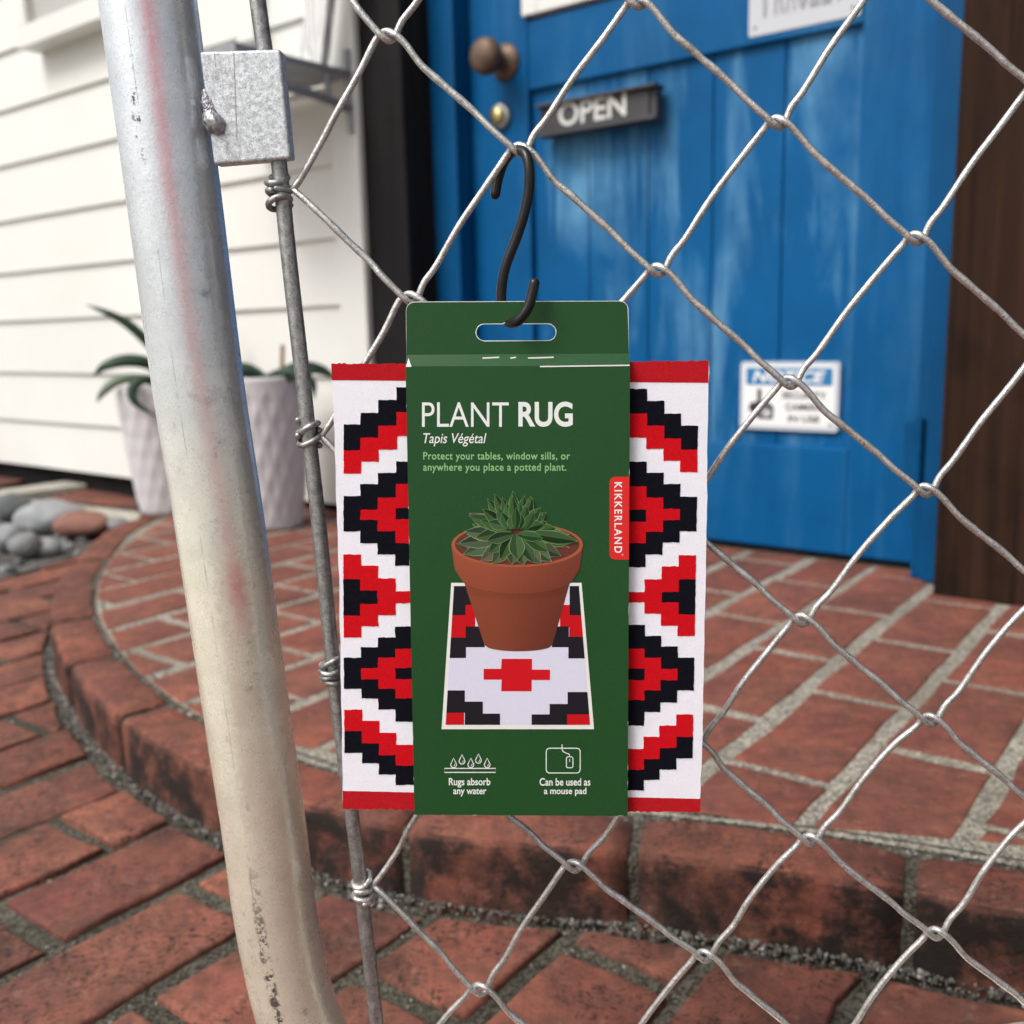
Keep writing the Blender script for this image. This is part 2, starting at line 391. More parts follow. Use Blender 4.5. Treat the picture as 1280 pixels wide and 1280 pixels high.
STONES = [stone('pale_stone', (.21, .225, .235), (.34, .35, .35)), stone('red_stone', (.17, .07, .048), (.25, .115, .08)), stone('dark_stone', (.07, .075, .08), (.14, .145, .15)), stone('mid_stone', (.13, .14, .14), (.24, .24, .235))]

# ================================================================== SETTING
Z_UP, Z_LOW = 0.0, -.064
# kerb line: outer top edge of the rounded step, measured in the photo
KPX = [(172, 645), (131, 662), (100, 690), (75, 722), (62, 752), (63, 786), (83, 830), (110, 862), (144, 895), (200, 932), (262, 962), (320, 985), (375, 1003), (440, 1020), (510, 1036), (640, 1050), (788, 1064), (840, 1070), (1000, 1090), (1132, 1112), (1280, 1139)]
kw = [on_z(x, y)[:2] for x, y in KPX]
kd = N(kw[-1] - kw[-3]); kw += [kw[-1] + kd * .4, kw[-1] + kd * .9]
k0 = N(kw[0] - kw[2]); kw = [kw[0] + k0 * .25] + kw
kcurve = catmull([(*p, 0) for p in kw], 8)
kc = np.array([p[:2] for p in kcurve])
for _ in range(14): kc[1:-1] = kc[1:-1] * .5 + (kc[:-2] + kc[2:]) * .25
seglen = np.hypot(*(kc[1:] - kc[:-1]).T); karc = np.concatenate([[0], np.cumsum(seglen)])
def kat(s):
    i = int(np.clip(np.searchsorted(karc, s) - 1, 0, len(kc) - 2)); f = (s - karc[i]) / (karc[i + 1] - karc[i])
    p = kc[i] + (kc[i + 1] - kc[i]) * f
    j0, j1 = max(0, i - 3), min(len(kc) - 1, i + 4); tg = N(kc[j1] - kc[j0])
    return p, tg, np.array([-tg[1], tg[0]])       # point, tangent, inward normal (towards the door)
def karc_of(px, py):
    p = on_z(px, py)[:2]; return karc[int(np.argmin(np.hypot(*(kc - p).T)))]
KW_ = .060                                        # width of the kerb bricks seen from above
inner = [kat(s)[0] + kat(s)[2] * (KW_ + .004) for s in np.linspace(0, karc[-1], 60)]
outer = [kat(s)[0] - kat(s)[2] * .016 for s in np.linspace(0, karc[-1], 60)]

def clip(poly, p, nrm):
    out = []
    for i in range(len(poly)):
        a, b = poly[i], poly[(i + 1) % len(poly)]; da, db = (a - p).dot(nrm), (b - p).dot(nrm)
        if da >= 0: out.append(a)
        if (da >= 0) != (db >= 0): out.append(a + (b - a) * (da / (da - db)))
    return out
def area(p): return .5 * abs(sum(p[i][0] * p[(i + 1) % len(p)][1] - p[(i + 1) % len(p)][0] * p[i][1] for i in range(len(p))))
def ccw(p):
    return p if sum(p[i][0] * p[(i + 1) % len(p)][1] - p[(i + 1) % len(p)][0] * p[i][1] for i in range(len(p))) > 0 else p[::-1]
def densify(poly, step=.035):
    out = []
    for i in range(len(poly)):
        a, b = poly[i], poly[(i + 1) % len(poly)]; n = max(1, int(np.hypot(*(b - a)) / step))
        for k in range(n): out.append(a + (b - a) * k / n)
    return out
def brick(mb, poly, z, h=.02, wear=1.):
    """one paving brick: worn outline, rounded arris"""
    poly = ccw(poly); c = sum(poly) / len(poly); P = densify(poly)
    P = [p + np.array([random.gauss(0, .0009), random.gauss(0, .0009)]) * wear for p in P]; n = len(P)
    tl = .004 if wear == 1. else .009; tilt = np.array([random.gauss(0, tl), random.gauss(0, tl)]); dz = random.gauss(0, .0004 if wear == 1. else .001)
    def ring(ins, dzz):
        r = []
        for p in P:
            d = c - p; L = np.hypot(*d); q = p + d / L * min(ins, L * .5)
            r.append((q[0], q[1], z + dz + dzz + (q - c).dot(tilt)))
        return r
    rings = [ring(0, -h), ring(.0002, -.0040), ring(.0009, -.0017), ring(.0024, -.0004), ring(.0052, 0)]
    vs = sum(rings, []); fs = []
    for k in range(4):
        for i in range(n): fs.append((k * n + i, k * n + (i + 1) % n, (k + 1) * n + (i + 1) % n, (k + 1) * n + i))
    mb.add(vs, fs, smooth=True)
    b = len(mb.v) - n; mb.f.append(tuple(range(b, b + n))); mb.m.append(0); mb.c.append(None); mb.sm.append(True)
BA = R(53.2); BU = np.array([math.cos(BA), math.sin(BA)]); BN_ = np.array([math.sin(BA), -math.cos(BA)])
def row_bricks(off0, pitch, u0, L, joint, gap, rng, urange):
    for k in rng:
        nc = off0 - pitch * (k + .5); ph = u0 if k % 2 == 0 else u0 - L / 2
        j0 = int((urange[0] - ph) / L) - 1; j1 = int((urange[1] - ph) / L) + 1
        for j in range(j0, j1):
            a, b = ph + j * L + gap / 2 + random.gauss(0, .0015), ph + (j + 1) * L - gap / 2 + random.gauss(0, .0015)
            w = (pitch - joint) / 2 * random.uniform(.97, 1.03); sh = random.gauss(0, .0012)
            yield [BU * a + BN_ * (nc - w + sh), BU * b + BN_ * (nc - w + sh), BU * b + BN_ * (nc + w + sh), BU * a + BN_ * (nc + w + sh)]

# upper patio of the doorstep
mb = MB(); wall_line = -HN[:2] * 1.56
for poly in row_bricks(-.148 + .105 * 6, .105, 1.092, .209, .0150, .0115, range(0, 24), (-.6, 2.6)):
    c = sum(poly) / 4
    if not (-2 < c[0] < 2.2): continue
    q = poly
    for i in range(0, len(inner) - 1):
        if area(q) < .0004 if len(q) > 2 else True: break
        tg = N(inner[i + 1] - inner[i]); q = clip(q, inner[i], np.array([-tg[1], tg[0]]))
        if len(q) < 3: break
    if len(q) < 3: continue
    q = clip(q, wall_line, HN[:2])
    if len(q) < 3 or area(q) < .0005: continue
    brick(mb, q, Z_UP)
tag(mb.build('brick_patio', M['brick_up']), kind='structure')
mb = MB()
pl = [(*p, Z_UP - .0018) for p in [kat(s)[0] + kat(s)[2] * (KW_ + .003) for s in np.linspace(0, karc[-1], 90)]]
far = [hp(2.6, 1.75, 0), hp(-2.35, 1.75, 0)]
pl += [(far[0][0], far[0][1], Z_UP - .0018), (far[1][0], far[1][1], Z_UP - .0018)]
mb.add(pl, [tuple(range(len(pl)))])
tag(mb.build('patio_mortar', M['mortar_up']), kind='structure')

# rounded kerb of bricks on edge
mb = MB()
js = [karc_of(83, 830), karc_of(144, 895)]; a, b = karc_of(144, 895), karc_of(500, 1034)
js += [a + (b - a) * .52, b, karc_of(788, 1064), karc_of(1132, 1112)]
left = []; s = js[0]
while s - .205 > 0: s -= .205; left.append(s)
while js[-1] + .2 < karc[-1]: js.append(js[-1] + .198)
js = left[::-1] + js
for a, b in zip(js[:-1], js[1:]):
    g = .0042; nL = max(6, int((b - a) / .016)); ss = np.linspace(a + g, b - g, nL + 1)
    jig = random.gauss(0, .0015); seed = random.random() * 50
    prof = [(-.003, Z_LOW - .01), (.0008, -.050), (0, -.030), (0, -.014), (.0008, -.0062), (.003, -.0022), (.0075, -.0004), (.02, 0), (KW_ * .5, 0), (KW_ - .008, 0), (KW_ - .003, -.002), (KW_, -.007), (KW_, -.03)]
    npf = len(prof); vs = []; fs = []
    for q, s_ in enumerate(ss):
        p, tg, nn = kat(s_); e = min(q, nL - q); pull = .0035 if e == 0 else (.0008 if e == 1 else 0)
        for i, (w, z) in enumerate(prof):
            nz = mnoise.noise(Vector((s_ * 38 + seed, w * 50, z * 50))) * .0026
            ww = w + jig + (pull if w < .03 else -pull) + (nz if i < 7 else 0); zz = z - (pull * .8 if z > -.012 else 0) + (nz * .6 if 3 < i < 10 else 0) + jig * .5
            xy = p + nn * ww; vs.append((xy[0], xy[1], zz))
    for q in range(nL):
        for i in range(npf - 1): fs.append((q * npf + i, q * npf + i + 1, (q + 1) * npf + i + 1, (q + 1) * npf + i))
    fs.append(tuple(range(npf))[::-1]); fs.append(tuple(nL * npf + i for i in range(npf)))
    mb.add(vs, [f[::-1] for f in fs], smooth=True)
tag(mb.build('brick_kerb', M['brick_kerb']), kind='structure')
mb = MB(); vs = []
S = np.linspace(0, karc[-1], 120)
for s_ in S:
    p, tg, nn = kat(s_)
    for w, z in ((.0055, Z_LOW - .01), (.0055, -.010), (.010, -.0058), (KW_ - .004, -.0042), (KW_ + .013, -.0013)): vs.append((*(p + nn * w), z))
mb.add(vs, [(i * 5 + k + 1, i * 5 + k, i * 5 + 5 + k, i * 5 + 6 + k) for i in range(len(S) - 1) for k in range(4)])
tag(mb.build('kerb_mortar', M['mortar_low']), kind='structure')

# lower brick path
mb = MB()
bedA, bedB = on_z(108, 694, Z_LOW)[:2], on_z(0, 728, Z_LOW)[:2]; bt = N(bedB - bedA); bedn = np.array([bt[1], -bt[0]])
if (np.array([0, 0.]) - bedA).dot(bedn) < 0: bedn = -bedn
for poly in row_bricks(-.776 + .1 * 14, .1, .44, .214, .0135, .015, range(0, 40), (-2.2, 2.2)):
    c = sum(poly) / 4
    if c[1] < -1.3 or c[0] < min(-.62 * c[1] - .42, -.42) or c[0] > 2.2: continue  # bricks cut short out of view, baring pale ground to reflect in the pipe
    dk = np.hypot(*(kc - c).T); i = int(np.argmin(dk)); p, tg, nn = kat(karc[i])
    if (c - p).dot(nn) > .08: continue
    q = clip(poly, p - nn * .0135, -nn)
    if len(q) < 3: continue
    q = clip(q, bedA, bedn)
    if len(q) < 3 or area(q) < .0012: continue
    brick(mb, q, Z_LOW + .003, wear=1.5)
tag(mb.build('brick_path', M['brick_low']), kind='structure')
mb = MB(); zz = Z_LOW - .0025
mb.add([(-.42, -1.4, zz), (2.4, -1.4, zz), (2.4, 2.2, zz), (-2.0, 2.2, zz), (-.62 * 1.6 - .42, 1.6, zz), (-.42, 0, zz)], [(0, 1, 2, 3, 4, 5)])
tag(mb.build('path_mortar', M['mortar_low']), kind='structure')
mb = MB(); mb.add([(-150, -150, -.078), (150, -150, -.078), (150, 150, -.078), (-150, 150, -.078)], [(0, 1, 2, 3)])
tag(mb.build('ground', M['concrete']), kind='structure')

GRIT = [stone('pale_grain', (.26, .25, .22), (.42, .41, .38)), stone('red_grain', (.12, .05, .04), (.2, .08, .06)), stone('dark_grain', (.035, .034, .03), (.08, .075, .065)), stone('mid_grain', (.10, .095, .08), (.18, .17, .145))]
# sand grains and grit in the joints and along the foot of the kerb
ico = bmesh.new(); bmesh.ops.create_icosphere(ico, subdivisions=1, radius=1)
IV = np.array([v.co[:] for v in ico.verts]); IF = [tuple(v.index for v in f.verts) for f in ico.faces]; ico.free()
mb = MB(); rg = np.random.default_rng(3)
def grain(x, y, z, r, mi):
    sc = rg.uniform(.7, 1.3, 3) * r; v = IV * sc; a = rg.uniform(0, 6.28); ca, sa = math.cos(a), math.sin(a)
    v = np.c_[v[:, 0] * ca - v[:, 1] * sa, v[:, 0] * sa + v[:, 1] * ca, v[:, 2]] + np.array([x, y, z])
    mb.add(v, IF, mi)
for _ in range(4600):
    s_ = rg.uniform(karc_of(62, 760), min(karc[-1], karc_of(1280, 1139) + .15)); p, tg, nn = kat(s_)
    w = abs(rg.normal(0, .0072)); xy = p - nn * (w - .002); r = rg.choice([.0006, .0010, .0015, .0022, .003], p=[.35, .36, .2, .07, .02])
    grain(*xy, Z_LOW + .0005 + max(0, .005 - w * .32), r, int(rg.choice([0, 2, 3, 1], p=[.08, .50, .36, .06])))
for _ in range(5200):                              # joints of the lower path, both ways
    k = rg.integers(0, 30); off = -.776 + .1 * 14 - .1 * k
    u = rg.uniform(-.6, 1.5)
    xy = BU * u + BN_ * (off + rg.normal(0, .004))
    if rg.random() < .35:
        kk = k; L = .214; ph = .44 if kk % 2 == 0 else .44 - L / 2
        u = ph + L * rg.integers(-4, 6) + rg.normal(0, .004); xy = BU * u + BN_ * (off - .1 * rg.random())
    if xy[0] < -.95 or xy[1] < .35 or xy[1] > 1.7: continue
    i = int(np.argmin(np.hypot(*(kc - xy).T))); p, tg, nn = kat(karc[i])
    if (xy - p).dot(nn) > -.01: continue
    grain(*xy, Z_LOW - .0020, rg.choice([.0007, .0011, .0016, .0024], p=[.45, .35, .15, .05]), int(rg.choice([0, 2, 3, 2], p=[.15, .35, .4, .1])))
for _ in range(900):                               # a few in the upper joints and behind the kerb
    s_ = rg.uniform(karc_of(62, 760), karc_of(1280, 1139)); p, tg, nn = kat(s_); xy = p + nn * (KW_ + .002 + rg.normal(0, .005))
    grain(*xy, -.004, rg.choice([.0009, .0014, .002]), int(rg.choice([0, 2, 3, 3])))
tag(mb.build('grit', GRIT), 'fine grey grit lying in the brick joints and along the foot of the kerb', 'grit', kind='stuff')

# bed by the wall: soil, gravel, two concrete strips
mb = MB()
b0, b1 = on_z(112, 690, Z_LOW), on_z(-60, 745, Z_LOW); b2 = hp(-4.6, 1.5, 0); b3 = hp(-1.9, 1.5, 0)
z = Z_LOW + .002
mb.add([(b0[0], b0[1], z), (b3[0], b3[1], z), (b2[0], b2[1], z), (-2.8, 1.75, z), (b1[0], b1[1], z)], [(4, 3, 2, 1, 0)])
tag(mb.build('gravel_bed', M['soil_bed']), kind='structure')
def slab(name, px4, z0, z1, m, b=.006):
    t_ = [on_z(x, y, z1) for x, y in px4]; t_ = ccw([p[:2] for p in t_]); c = sum(t_) / 4
    mbx = MB(); base = [(*p, z0) for p in t_]; mid = [(*p, z1 - b * .6) for p in t_]; top = [(*(p + (c - p) * .03), z1) for p in t_]
    prism(mbx, base, mid); mbx.add(mid + top, [(i, (i + 1) % 4, 4 + (i + 1) % 4, 4 + i) for i in range(4)]); mbx.add(top, [(0, 1, 2, 3)])
    return tag(mbx.build(name, m), kind='structure')
slab('concrete_strip', [(-30, 622), (0, 612), (112, 597), (108, 606)], Z_LOW, -.02, M['concrete'])
slab('concrete_strip', [(35, 624), (175, 640), (176, 650), (110, 645)], Z_LOW, -.022, M['concrete'])
slab('dark_brick_strip', [(50, 624), (110, 610), (172, 622), (172, 634)], Z_LOW, -.035, M['brick_kerb'])
slab('dark_brick_strip', [(-60, 612), (-40, 590), (58, 594), (-10, 609)], Z_LOW, -.035, M['brick_kerb'])
mb = MB()
for _ in range(900):
    x, y = rg.uniform(-2.2, -.72), rg.uniform(1.35, 2.6); p = np.array([x, y])
    i = int(np.argmin(np.hypot(*(kc - p).T))); q, tg, nn = kat(karc[i])
    if (p - q).dot(nn) > -.02 or (p - bedA).dot(bedn) > -.0 or (p + HN[:2] * 1.47).dot(HN[:2]) < 0: continue
    grain(x, y, Z_LOW + .006, rg.uniform(.006, .014), int(rg.choice([2, 2, 3, 0])))
tag(mb.build('gravel', STONES), 'small grey gravel filling the bed beside the brick path at the left', 'gravel', kind='stuff')

def cobble(px, py, wpx, hpx, mi, label, z=-.03):
    c = on_z(px, py, z); dist = np.linalg.norm(c - CAM); a = wpx * dist / F_PX / 2; h = hpx * dist / F_PX / 2
    bm = bmesh.new(); bmesh.ops.create_icosphere(bm, subdivisions=4, radius=1); sd_ = random.random() * 30
    for v in bm.verts:
        k = 1 + .13 * mnoise.noise(v.co * 1.1 + Vector((sd_, 0, 0))) + .04 * mnoise.noise(v.co * 3 + Vector((0, sd_, 0)))
        v.co = Vector((v.co.x * a * k, v.co.y * (a * .55 + h * .5) * k, v.co.z * h * k))
    o = MB(); o.add([v.co for v in bm.verts], [tuple(v.index for v in f.verts) for f in bm.faces], smooth=True); bm.free()
    ob = o.build('cobble', STONES[mi]); ob.location = c; ob.rotation_euler = (0, 0, random.uniform(-.4, .2))
    return tag(ob, label, 'stone', 'cobbles beside the brick path')
cobble(63, 647, 74, 42, 0, 'large pale grey rounded cobble beside the reddish stone')
cobble(103, 655, 72, 30, 1, 'long reddish brown cobble lying next to the kerb by the pot')
cobble(16, 638, 44, 40, 2, 'dark grey rounded cobble behind the large pale one')
cobble(8, 672, 34, 30, 0, 'small light grey cobble at the left edge of the photo')
cobble(31, 682, 36, 30, 3, 'mid grey cobble in front of the large pale one', -.035)
cobble(58, 684, 38, 22, 0, 'flat whitish cobble in front of the reddish stone', -.045)
cobble(146, 655, 30, 16, 3, 'small grey stone wedged between reddish cobble and kerb', -.03)
cobble(-14, 668, 40, 34, 2, 'dark cobble cut by the left edge of the photo', -.035)

# ================================================================== HOUSE
house = empty('house', hp(-1.0, 1.5, 0))
tag(house, 'white weatherboard house front with a weathered blue door between dark timber posts', 'house')
O_W, O_J, O_D = 1.43, 1.505, 1.55                  # wall face, jamb face, door face
S_L0, S_P0, S_P1 = -4.4, -1.46, -1.35              # far left end, corner-board edge, left post edge
zl = [.02, .152, .29, .435, .568, .708, .853, .992, 1.135]
zl += [zl[-1] + .142 * (i + 1) for i in range(10)]
mb = MB(); vs = []; fs = []
for z0, z1 in zip(zl[:-1], zl[1:]):                # lapped boards: the foot of each stands proud of the one below
    b = len(vs); n = 40
    for i in range(n + 1):
        s_ = S_L0 + (S_P0 - .075 - S_L0) * i / n; w = mnoise.noise(Vector((s_ * 2.2, z0 * 7, 0))) * .0012
        vs += [hp(s_, O_W + .0105, z0 + w), hp(s_, O_W + w, z0 + w), hp(s_, O_W + .0095 + w, z1 + .003)]
    for i in range(n):
        for k in range(2): fs.append((b + i * 3 + k, b + i * 3 + 3 + k, b + i * 3 + 4 + k, b + i * 3 + 1 + k))
mb.add(vs, [f for f in fs])
mb.build('siding', M['siding'], house)
mb = MB(); hbox(mb, S_P0 - .075, S_P0, O_W - .012, O_W + .05, .012, 2.55); mb.build('corner_board', M['trim'], house)
mb = MB(); hbox(mb, S_L0, S_P0 - .01, O_W + .03, O_W + .2, -.08, 2.5, 0); hbox(mb, S_L0, 2.6, O_W + .3, O_W + .42, -.08, 2.5, 0); mb.build('foundation', M['post_black'], house)
mb = MB(); hbox(mb, S_P0 + .001, S_P1, O_W, O_W + .10, -.002, 2.5, .004); mb.build('door_post', M['post_black'], house)
mb = MB(); hbox(mb, -.375, -.255, O_W, O_W + .12, -.001, 2.5, .004); tag(mb.build('door_post', M['post_brown'], house), 'dark brown stained timber post right of the door')
mb = MB(); hbox(mb, -.248, 2.6, O_W + .05, O_W + .12, -.001, 2.5, .003); tag(mb.build('wall_board', M['post_black'], house))
mb = MB(); hbox(mb, S_L0 - .1, 2.7, O_W - .35, O_W + .45, 2.56, 2.62, .003); mb.build('eave', M['trim'], house)
# door frame
sj_l = W(574, 300, O_J)[0]; sd_l = W(598, 300, O_D)[0]; sd_r = W(1150, 440, O_J)[0]
mb = MB(); hbox(mb, S_P1 + .001, sj_l, O_J, O_J + .09, 0, 2.2, .004); hbox(mb, sd_r, -.30, O_J, O_J + .09, .001, 2.2, .004)
hbox(mb, sd_r + .018, -.30, O_J - .014, O_J - .001, .001, 2.2, .003)
hbox(mb, S_P1, -.3, O_J, O_J + .09, 2.201, 2.3, .003); mb.build('door_frame', M['blue_dark'], house)
# door: stiles and rails round recessed planks
mb = MB(); zt = 2.19
pL, pT = W(660, 113, O_D); pR = W(1078, 60, O_D)[0]; pB = W(885, 552, O_D)[1]; sr = sd_r + .012; z0 = .012
hbox(mb, sj_l + .002, pL, O_D, O_D + .04, z0, zt, .003); hbox(mb, pR, sr, O_D, O_D + .04, z0, zt, .003)
hbox(mb, pL + .0005, pR - .0005, O_D + .0012, O_D + .04, z0, pB, .003); hbox(mb, pL + .0005, pR - .0005, O_D + .0012, O_D + .04, pT, pT + .118, .003)
hbox(mb, pL + .0005, pR - .0005, O_D + .0012, O_D + .04, zt - .12, zt, .003)
door = mb.build('door', M['blue'], house)
mb = MB(); nP = 5; wP = (pR - pL) / nP
for i in range(nP): hbox(mb, pL + wP * i + .0008, pL + wP * (i + 1) - .0008, O_D + .012, O_D + .03, pB - .01, pT + .01, .0025)
mb.build('plank_panel', M['blue_plank'], door)
# glazed upper light with a white frame
gL, gB = W(655, 22, O_D); fw = .034
gR = gL + .40
mb = MB()
hbox(mb, gL, gL + fw, O_D - .008, O_D + .02, gB, gB + .85, .002); hbox(mb, gR - fw, gR, O_D - .008, O_D + .02, gB, gB + .85, .002)
hbox(mb, gL + fw, gR - fw, O_D - .007, O_D + .02, gB, gB + fw, .002); hbox(mb, gL + fw, gR - fw, O_D - .007, O_D + .02, gB + .85 - fw, gB + .85, .002)
mb.build('window_frame', M['trim'], door)
mb = MB(); hbox(mb, gL + fw - .004, gR - fw + .004, O_D + .006, O_D + .012, gB + fw - .004, gB + .85 - fw, 0); mb.build('window_pane', M['pane_pale'], door)
mb = MB(); hbox(mb, pL, gL - .0, O_D + .0015, O_D + .04, gB - .02, zt - .12, 0); hbox(mb, gR, pR, O_D + .0015, O_D + .04, gB - .02, zt - .12, 0); mb.build('door_panel', M['blue'], door)
# knob and lock
ks, kz = W(632, 78, O_D)
mb = MB(); lathe(mb, [(.0005, -.002), (.031, -.002), (.033, .001), (.031, .005), (.022, .009), (.014, .012), (.012, .03), (.016, .036), (.028, .044), (.0325, .055), (.031, .066), (.024, .073), (.012, .0765), (.0005, .077)], hp(ks, O_D, kz), 40, axis=HN)
mb.build('knob', M['bronze'], door)
ks, kz = W(627, 146, O_D)
mb = MB(); lathe(mb, [(.0005, -.002), (.0225, -.002), (.0235, .003), (.022, .009), (.018, .011), (.0165, .011)], hp(ks, O_D, kz), 36, mi=0, axis=HN)
lathe(mb, [(.0165, .0105), (.0155, .016), (.014, .019), (.0005, .0195)], hp(ks, O_D, kz), 36, mi=1, axis=HN); mb.build('lock', [M['steel'], M['brass']], door)
hs_, hz0 = W(1143, 604, O_J - .02); hz1 = W(1146, 528, O_J - .02)[1]
mb = MB(); tube(mb, [hp(hs_, O_J - .008, hz0 - .004 + (hz1 - hz0 + .01) * i / 12) for i in range(13)], [.0062 * (1 if i not in (4, 8) else .86) for i in range(13)], 12)
hbox(mb, hs_ - .022, hs_ - .004, O_J - .006, O_J - .002, hz0, hz1, .001); mb.build('hinge', M['blue_dark'], door)
# house window, top left
wl, wz = W(22, 62, O_W - .055); wz = wz
window = MB(); hbox(window, wl, wl + .62, O_W - .055, O_W + .02, wz, wz + .05, .003)
hbox(window, wl, wl + .05, O_W - .054, O_W + .02, wz + .0505, wz + .8, .003); hbox(window, wl + .57, wl + .62, O_W - .054, O_W + .02, wz + .0505, wz + .8, .003)
hbox(window, wl + .0505, wl + .5695, O_W - .053, O_W + .02, wz + .75, wz + .8, .003)
win = window.build('window', M['trim'], house)
mb = MB(); hbox(mb, wl + .048, wl + .572, O_W - .034, O_W - .026, wz + .045, wz + .76, 0); mb.build('pane', M['pane_pale'], win)
adopt(house)
for o in (door, win):
    for c in o.children: c.matrix_parent_inverse = Matrix.Identity(4)

# ------------------------------------------------------------------ signs on the door
def sign_map(x0, y0, x1, y1, off, slant=0):
    a = W(x0, y0, off); b = W(x1, y1, off); return lambda u, v: hp(a[0] + (b[0] - a[0]) * u, off, a[1] + (b[1] - a[1]) * v)
oN = O_D - .022
s0, zT = W(674, 136, oN); s1 = W(819, 110, oN)[0]; zB = W(677, 168, oN)[1]
open_sign = empty('open_sign', hp((s0 + s1) / 2, O_D, zB)); tag(open_sign, 'black metal slider sign reading OPEN, fixed to the blue door', 'sign')
mb = MB(); hbox(mb, s0, s1, oN + .004, O_D + .002, zB, zT, .001); hbox(mb, s0 - .003, s1 + .004, oN - .010, O_D + .003, zT + .0002, zT + .005, .001); hbox(mb, s0 - .003, s1 + .004, oN - .008, O_D + .003, zB - .006, zB - .0002, .001)
hbox(mb, s0 + .012, s1 - .012, oN, oN + .0035, zB + .001, zT - .001, .0008)
mb.build('holder', M['black_metal'], open_sign)
mb = MB(); tL, tB = W(699, 159, oN); tR = W(783, 146, oN)[0]; tT = W(699, 130, oN)[1]
text_on(mb, 'OPEN', lambda u, v: hp(tL + (tR - tL) * u, oN - .0012, tB + (tT - tB) * v), bold=.018)
mb.build('lettering', M['letter'], open_sign); adopt(open_sign)

def rrect(s0, s1, z0, z1, r, n=5):
    out = []
    for (cx_, cz_, a0) in ((s1 - r, z0 + r, -90), (s1 - r, z1 - r, 0), (s0 + r, z1 - r, 90), (s0 + r, z0 + r, 180)):
        for k in range(n + 1): a = R(a0 + 90 * k / n); out.append((cx_ + r * math.cos(a), cz_ + r * math.sin(a)))
    return out
def hplate(mb, s0, s1, z0, z1, oback, ofront, r, mi=0):
    q = rrect(s0, s1, z0, z1, r); prism(mb, [hp(s, oback, z) for s, z in q], [hp(s, ofront, z) for s, z in q], mi)
oS = O_D + .004
n0, n1 = W(926, 452, oS), W(1048, 540, oS); nL, nT = n0; nR = W(1049, 490, oS)[0]; nB = W(987, 538, oS)[1]
notice = empty('notice_sign', hp((nL + nR) / 2, O_D, nB)); tag(notice, 'white and blue NOTICE security camera sign low on the door', 'sign')
mb = MB(); hplate(mb, nL, nR, nB, nT, O_D + .013, oS, .006, 0); hplate(mb, nL + .006, nR - .006, nB + .006, nT - .006, oS - .0001, oS - .0008, .003, 1); mb.build('plate', [M['grey_frame'], M['white_plastic']], notice)
w_, h_ = nR - nL, nT - nB
def nm(u0, v0, u1, v1, off=.0016): return lambda u, v: hp(nL + w_ * (u0 + (u1 - u0) * u), oS - off, nB + h_ * (v0 + (v1 - v0) * v))
mb = MB(); f_ = nm(.065, .66, .935, .91, .0012); mb.add([f_(0, 0), f_(1, 0), f_(1, 1), f_(0, 1)], [(0, 1, 2, 3)]); mb.build('header', M['notice_blue'], notice)
mb = MB(); text_on(mb, 'NOTICE', nm(.13, .70, .87, .87), bold=.03, shear=.25); mb.build('header_text', M['white_plastic'], notice)
mb = MB()
text_on(mb, 'SECURITY', nm(.44, .47, .88, .565), bold=.015); text_on(mb, 'CAMERA', nm(.48, .30, .85, .395), bold=.015); text_on(mb, 'IN USE', nm(.51, .13, .82, .225), bold=.015)
mb.build('body_text', M['ink_black'], notice)
mb = MB()
def npoly(pts, mi=0, off=.0016): mb.add([hp(nL + w_ * u, oS - off, nB + h_ * v) for u, v in pts], [tuple(range(len(pts)))], mi)
npoly([(.10, .36), (.13, .40), (.185, .41), (.185, .60), (.225, .60), (.225, .42), (.31, .40), (.36, .33), (.35, .16), (.20, .16), (.16, .24), (.10, .28)])
c_ = [(.28 + .062 * math.cos(a), .255 + .075 * math.sin(a)) for a in np.linspace(0, 2 * math.pi, 20, endpoint=False)]; npoly(c_, 1, .0019)
c_ = [(.295 + .022 * math.cos(a), .24 + .028 * math.sin(a)) for a in np.linspace(0, 2 * math.pi, 14, endpoint=False)]; npoly(c_, 2, .0022)
c_ = [(.925 + .02 * math.cos(a), .10 + .028 * math.sin(a)) for a in np.linspace(0, 2 * math.pi, 14, endpoint=False)]; dot_ = c_
mb.build('camera_symbol', [M['ink_black'], M['tin_dark'], M['white_plastic']], notice)
mb = MB(); npoly(dot_); mb.build('maker_dot', M['tin_dark'], notice); adopt(notice)

pl0 = W(937, 48, oS); pr0 = W(1077, 18, oS)
plate_sign = empty('name_plate', hp((pl0[0] + pr0[0]) / 2, O_D, pl0[1])); tag(plate_sign, 'pale grey enamel plate with raised capital letters, top right of the door', 'sign')
mb = MB(); hplate(mb, pl0[0], pr0[0], pl0[1], pl0[1] + .13, O_D + .002, oS - .004, .004); mb.build('plate', M['tin'], plate_sign)
mb = MB(); a_ = pl0[0] + .024; b_ = pr0[0] - .022
for i, ch in enumerate('FRAULEY'):
    uu = a_ + (b_ - a_) * i / 7; text_on(mb, ch, (lambda u, v, uu=uu: hp(uu + (b_ - a_) / 7 * .78 * u, oS - .0055, pl0[1] + .026 + .075 * v)), bold=.01)
for s_ in (pl0[0] + .010, pr0[0] - .012): lathe(mb, [(.003, 0), (.0025, .0012), (.0002, .0015)], hp(s_, oS - .004, pl0[1] + .013), 12, axis=HN)
mb.build('lettering', M['tin_dark'], plate_sign); adopt(plate_sign)

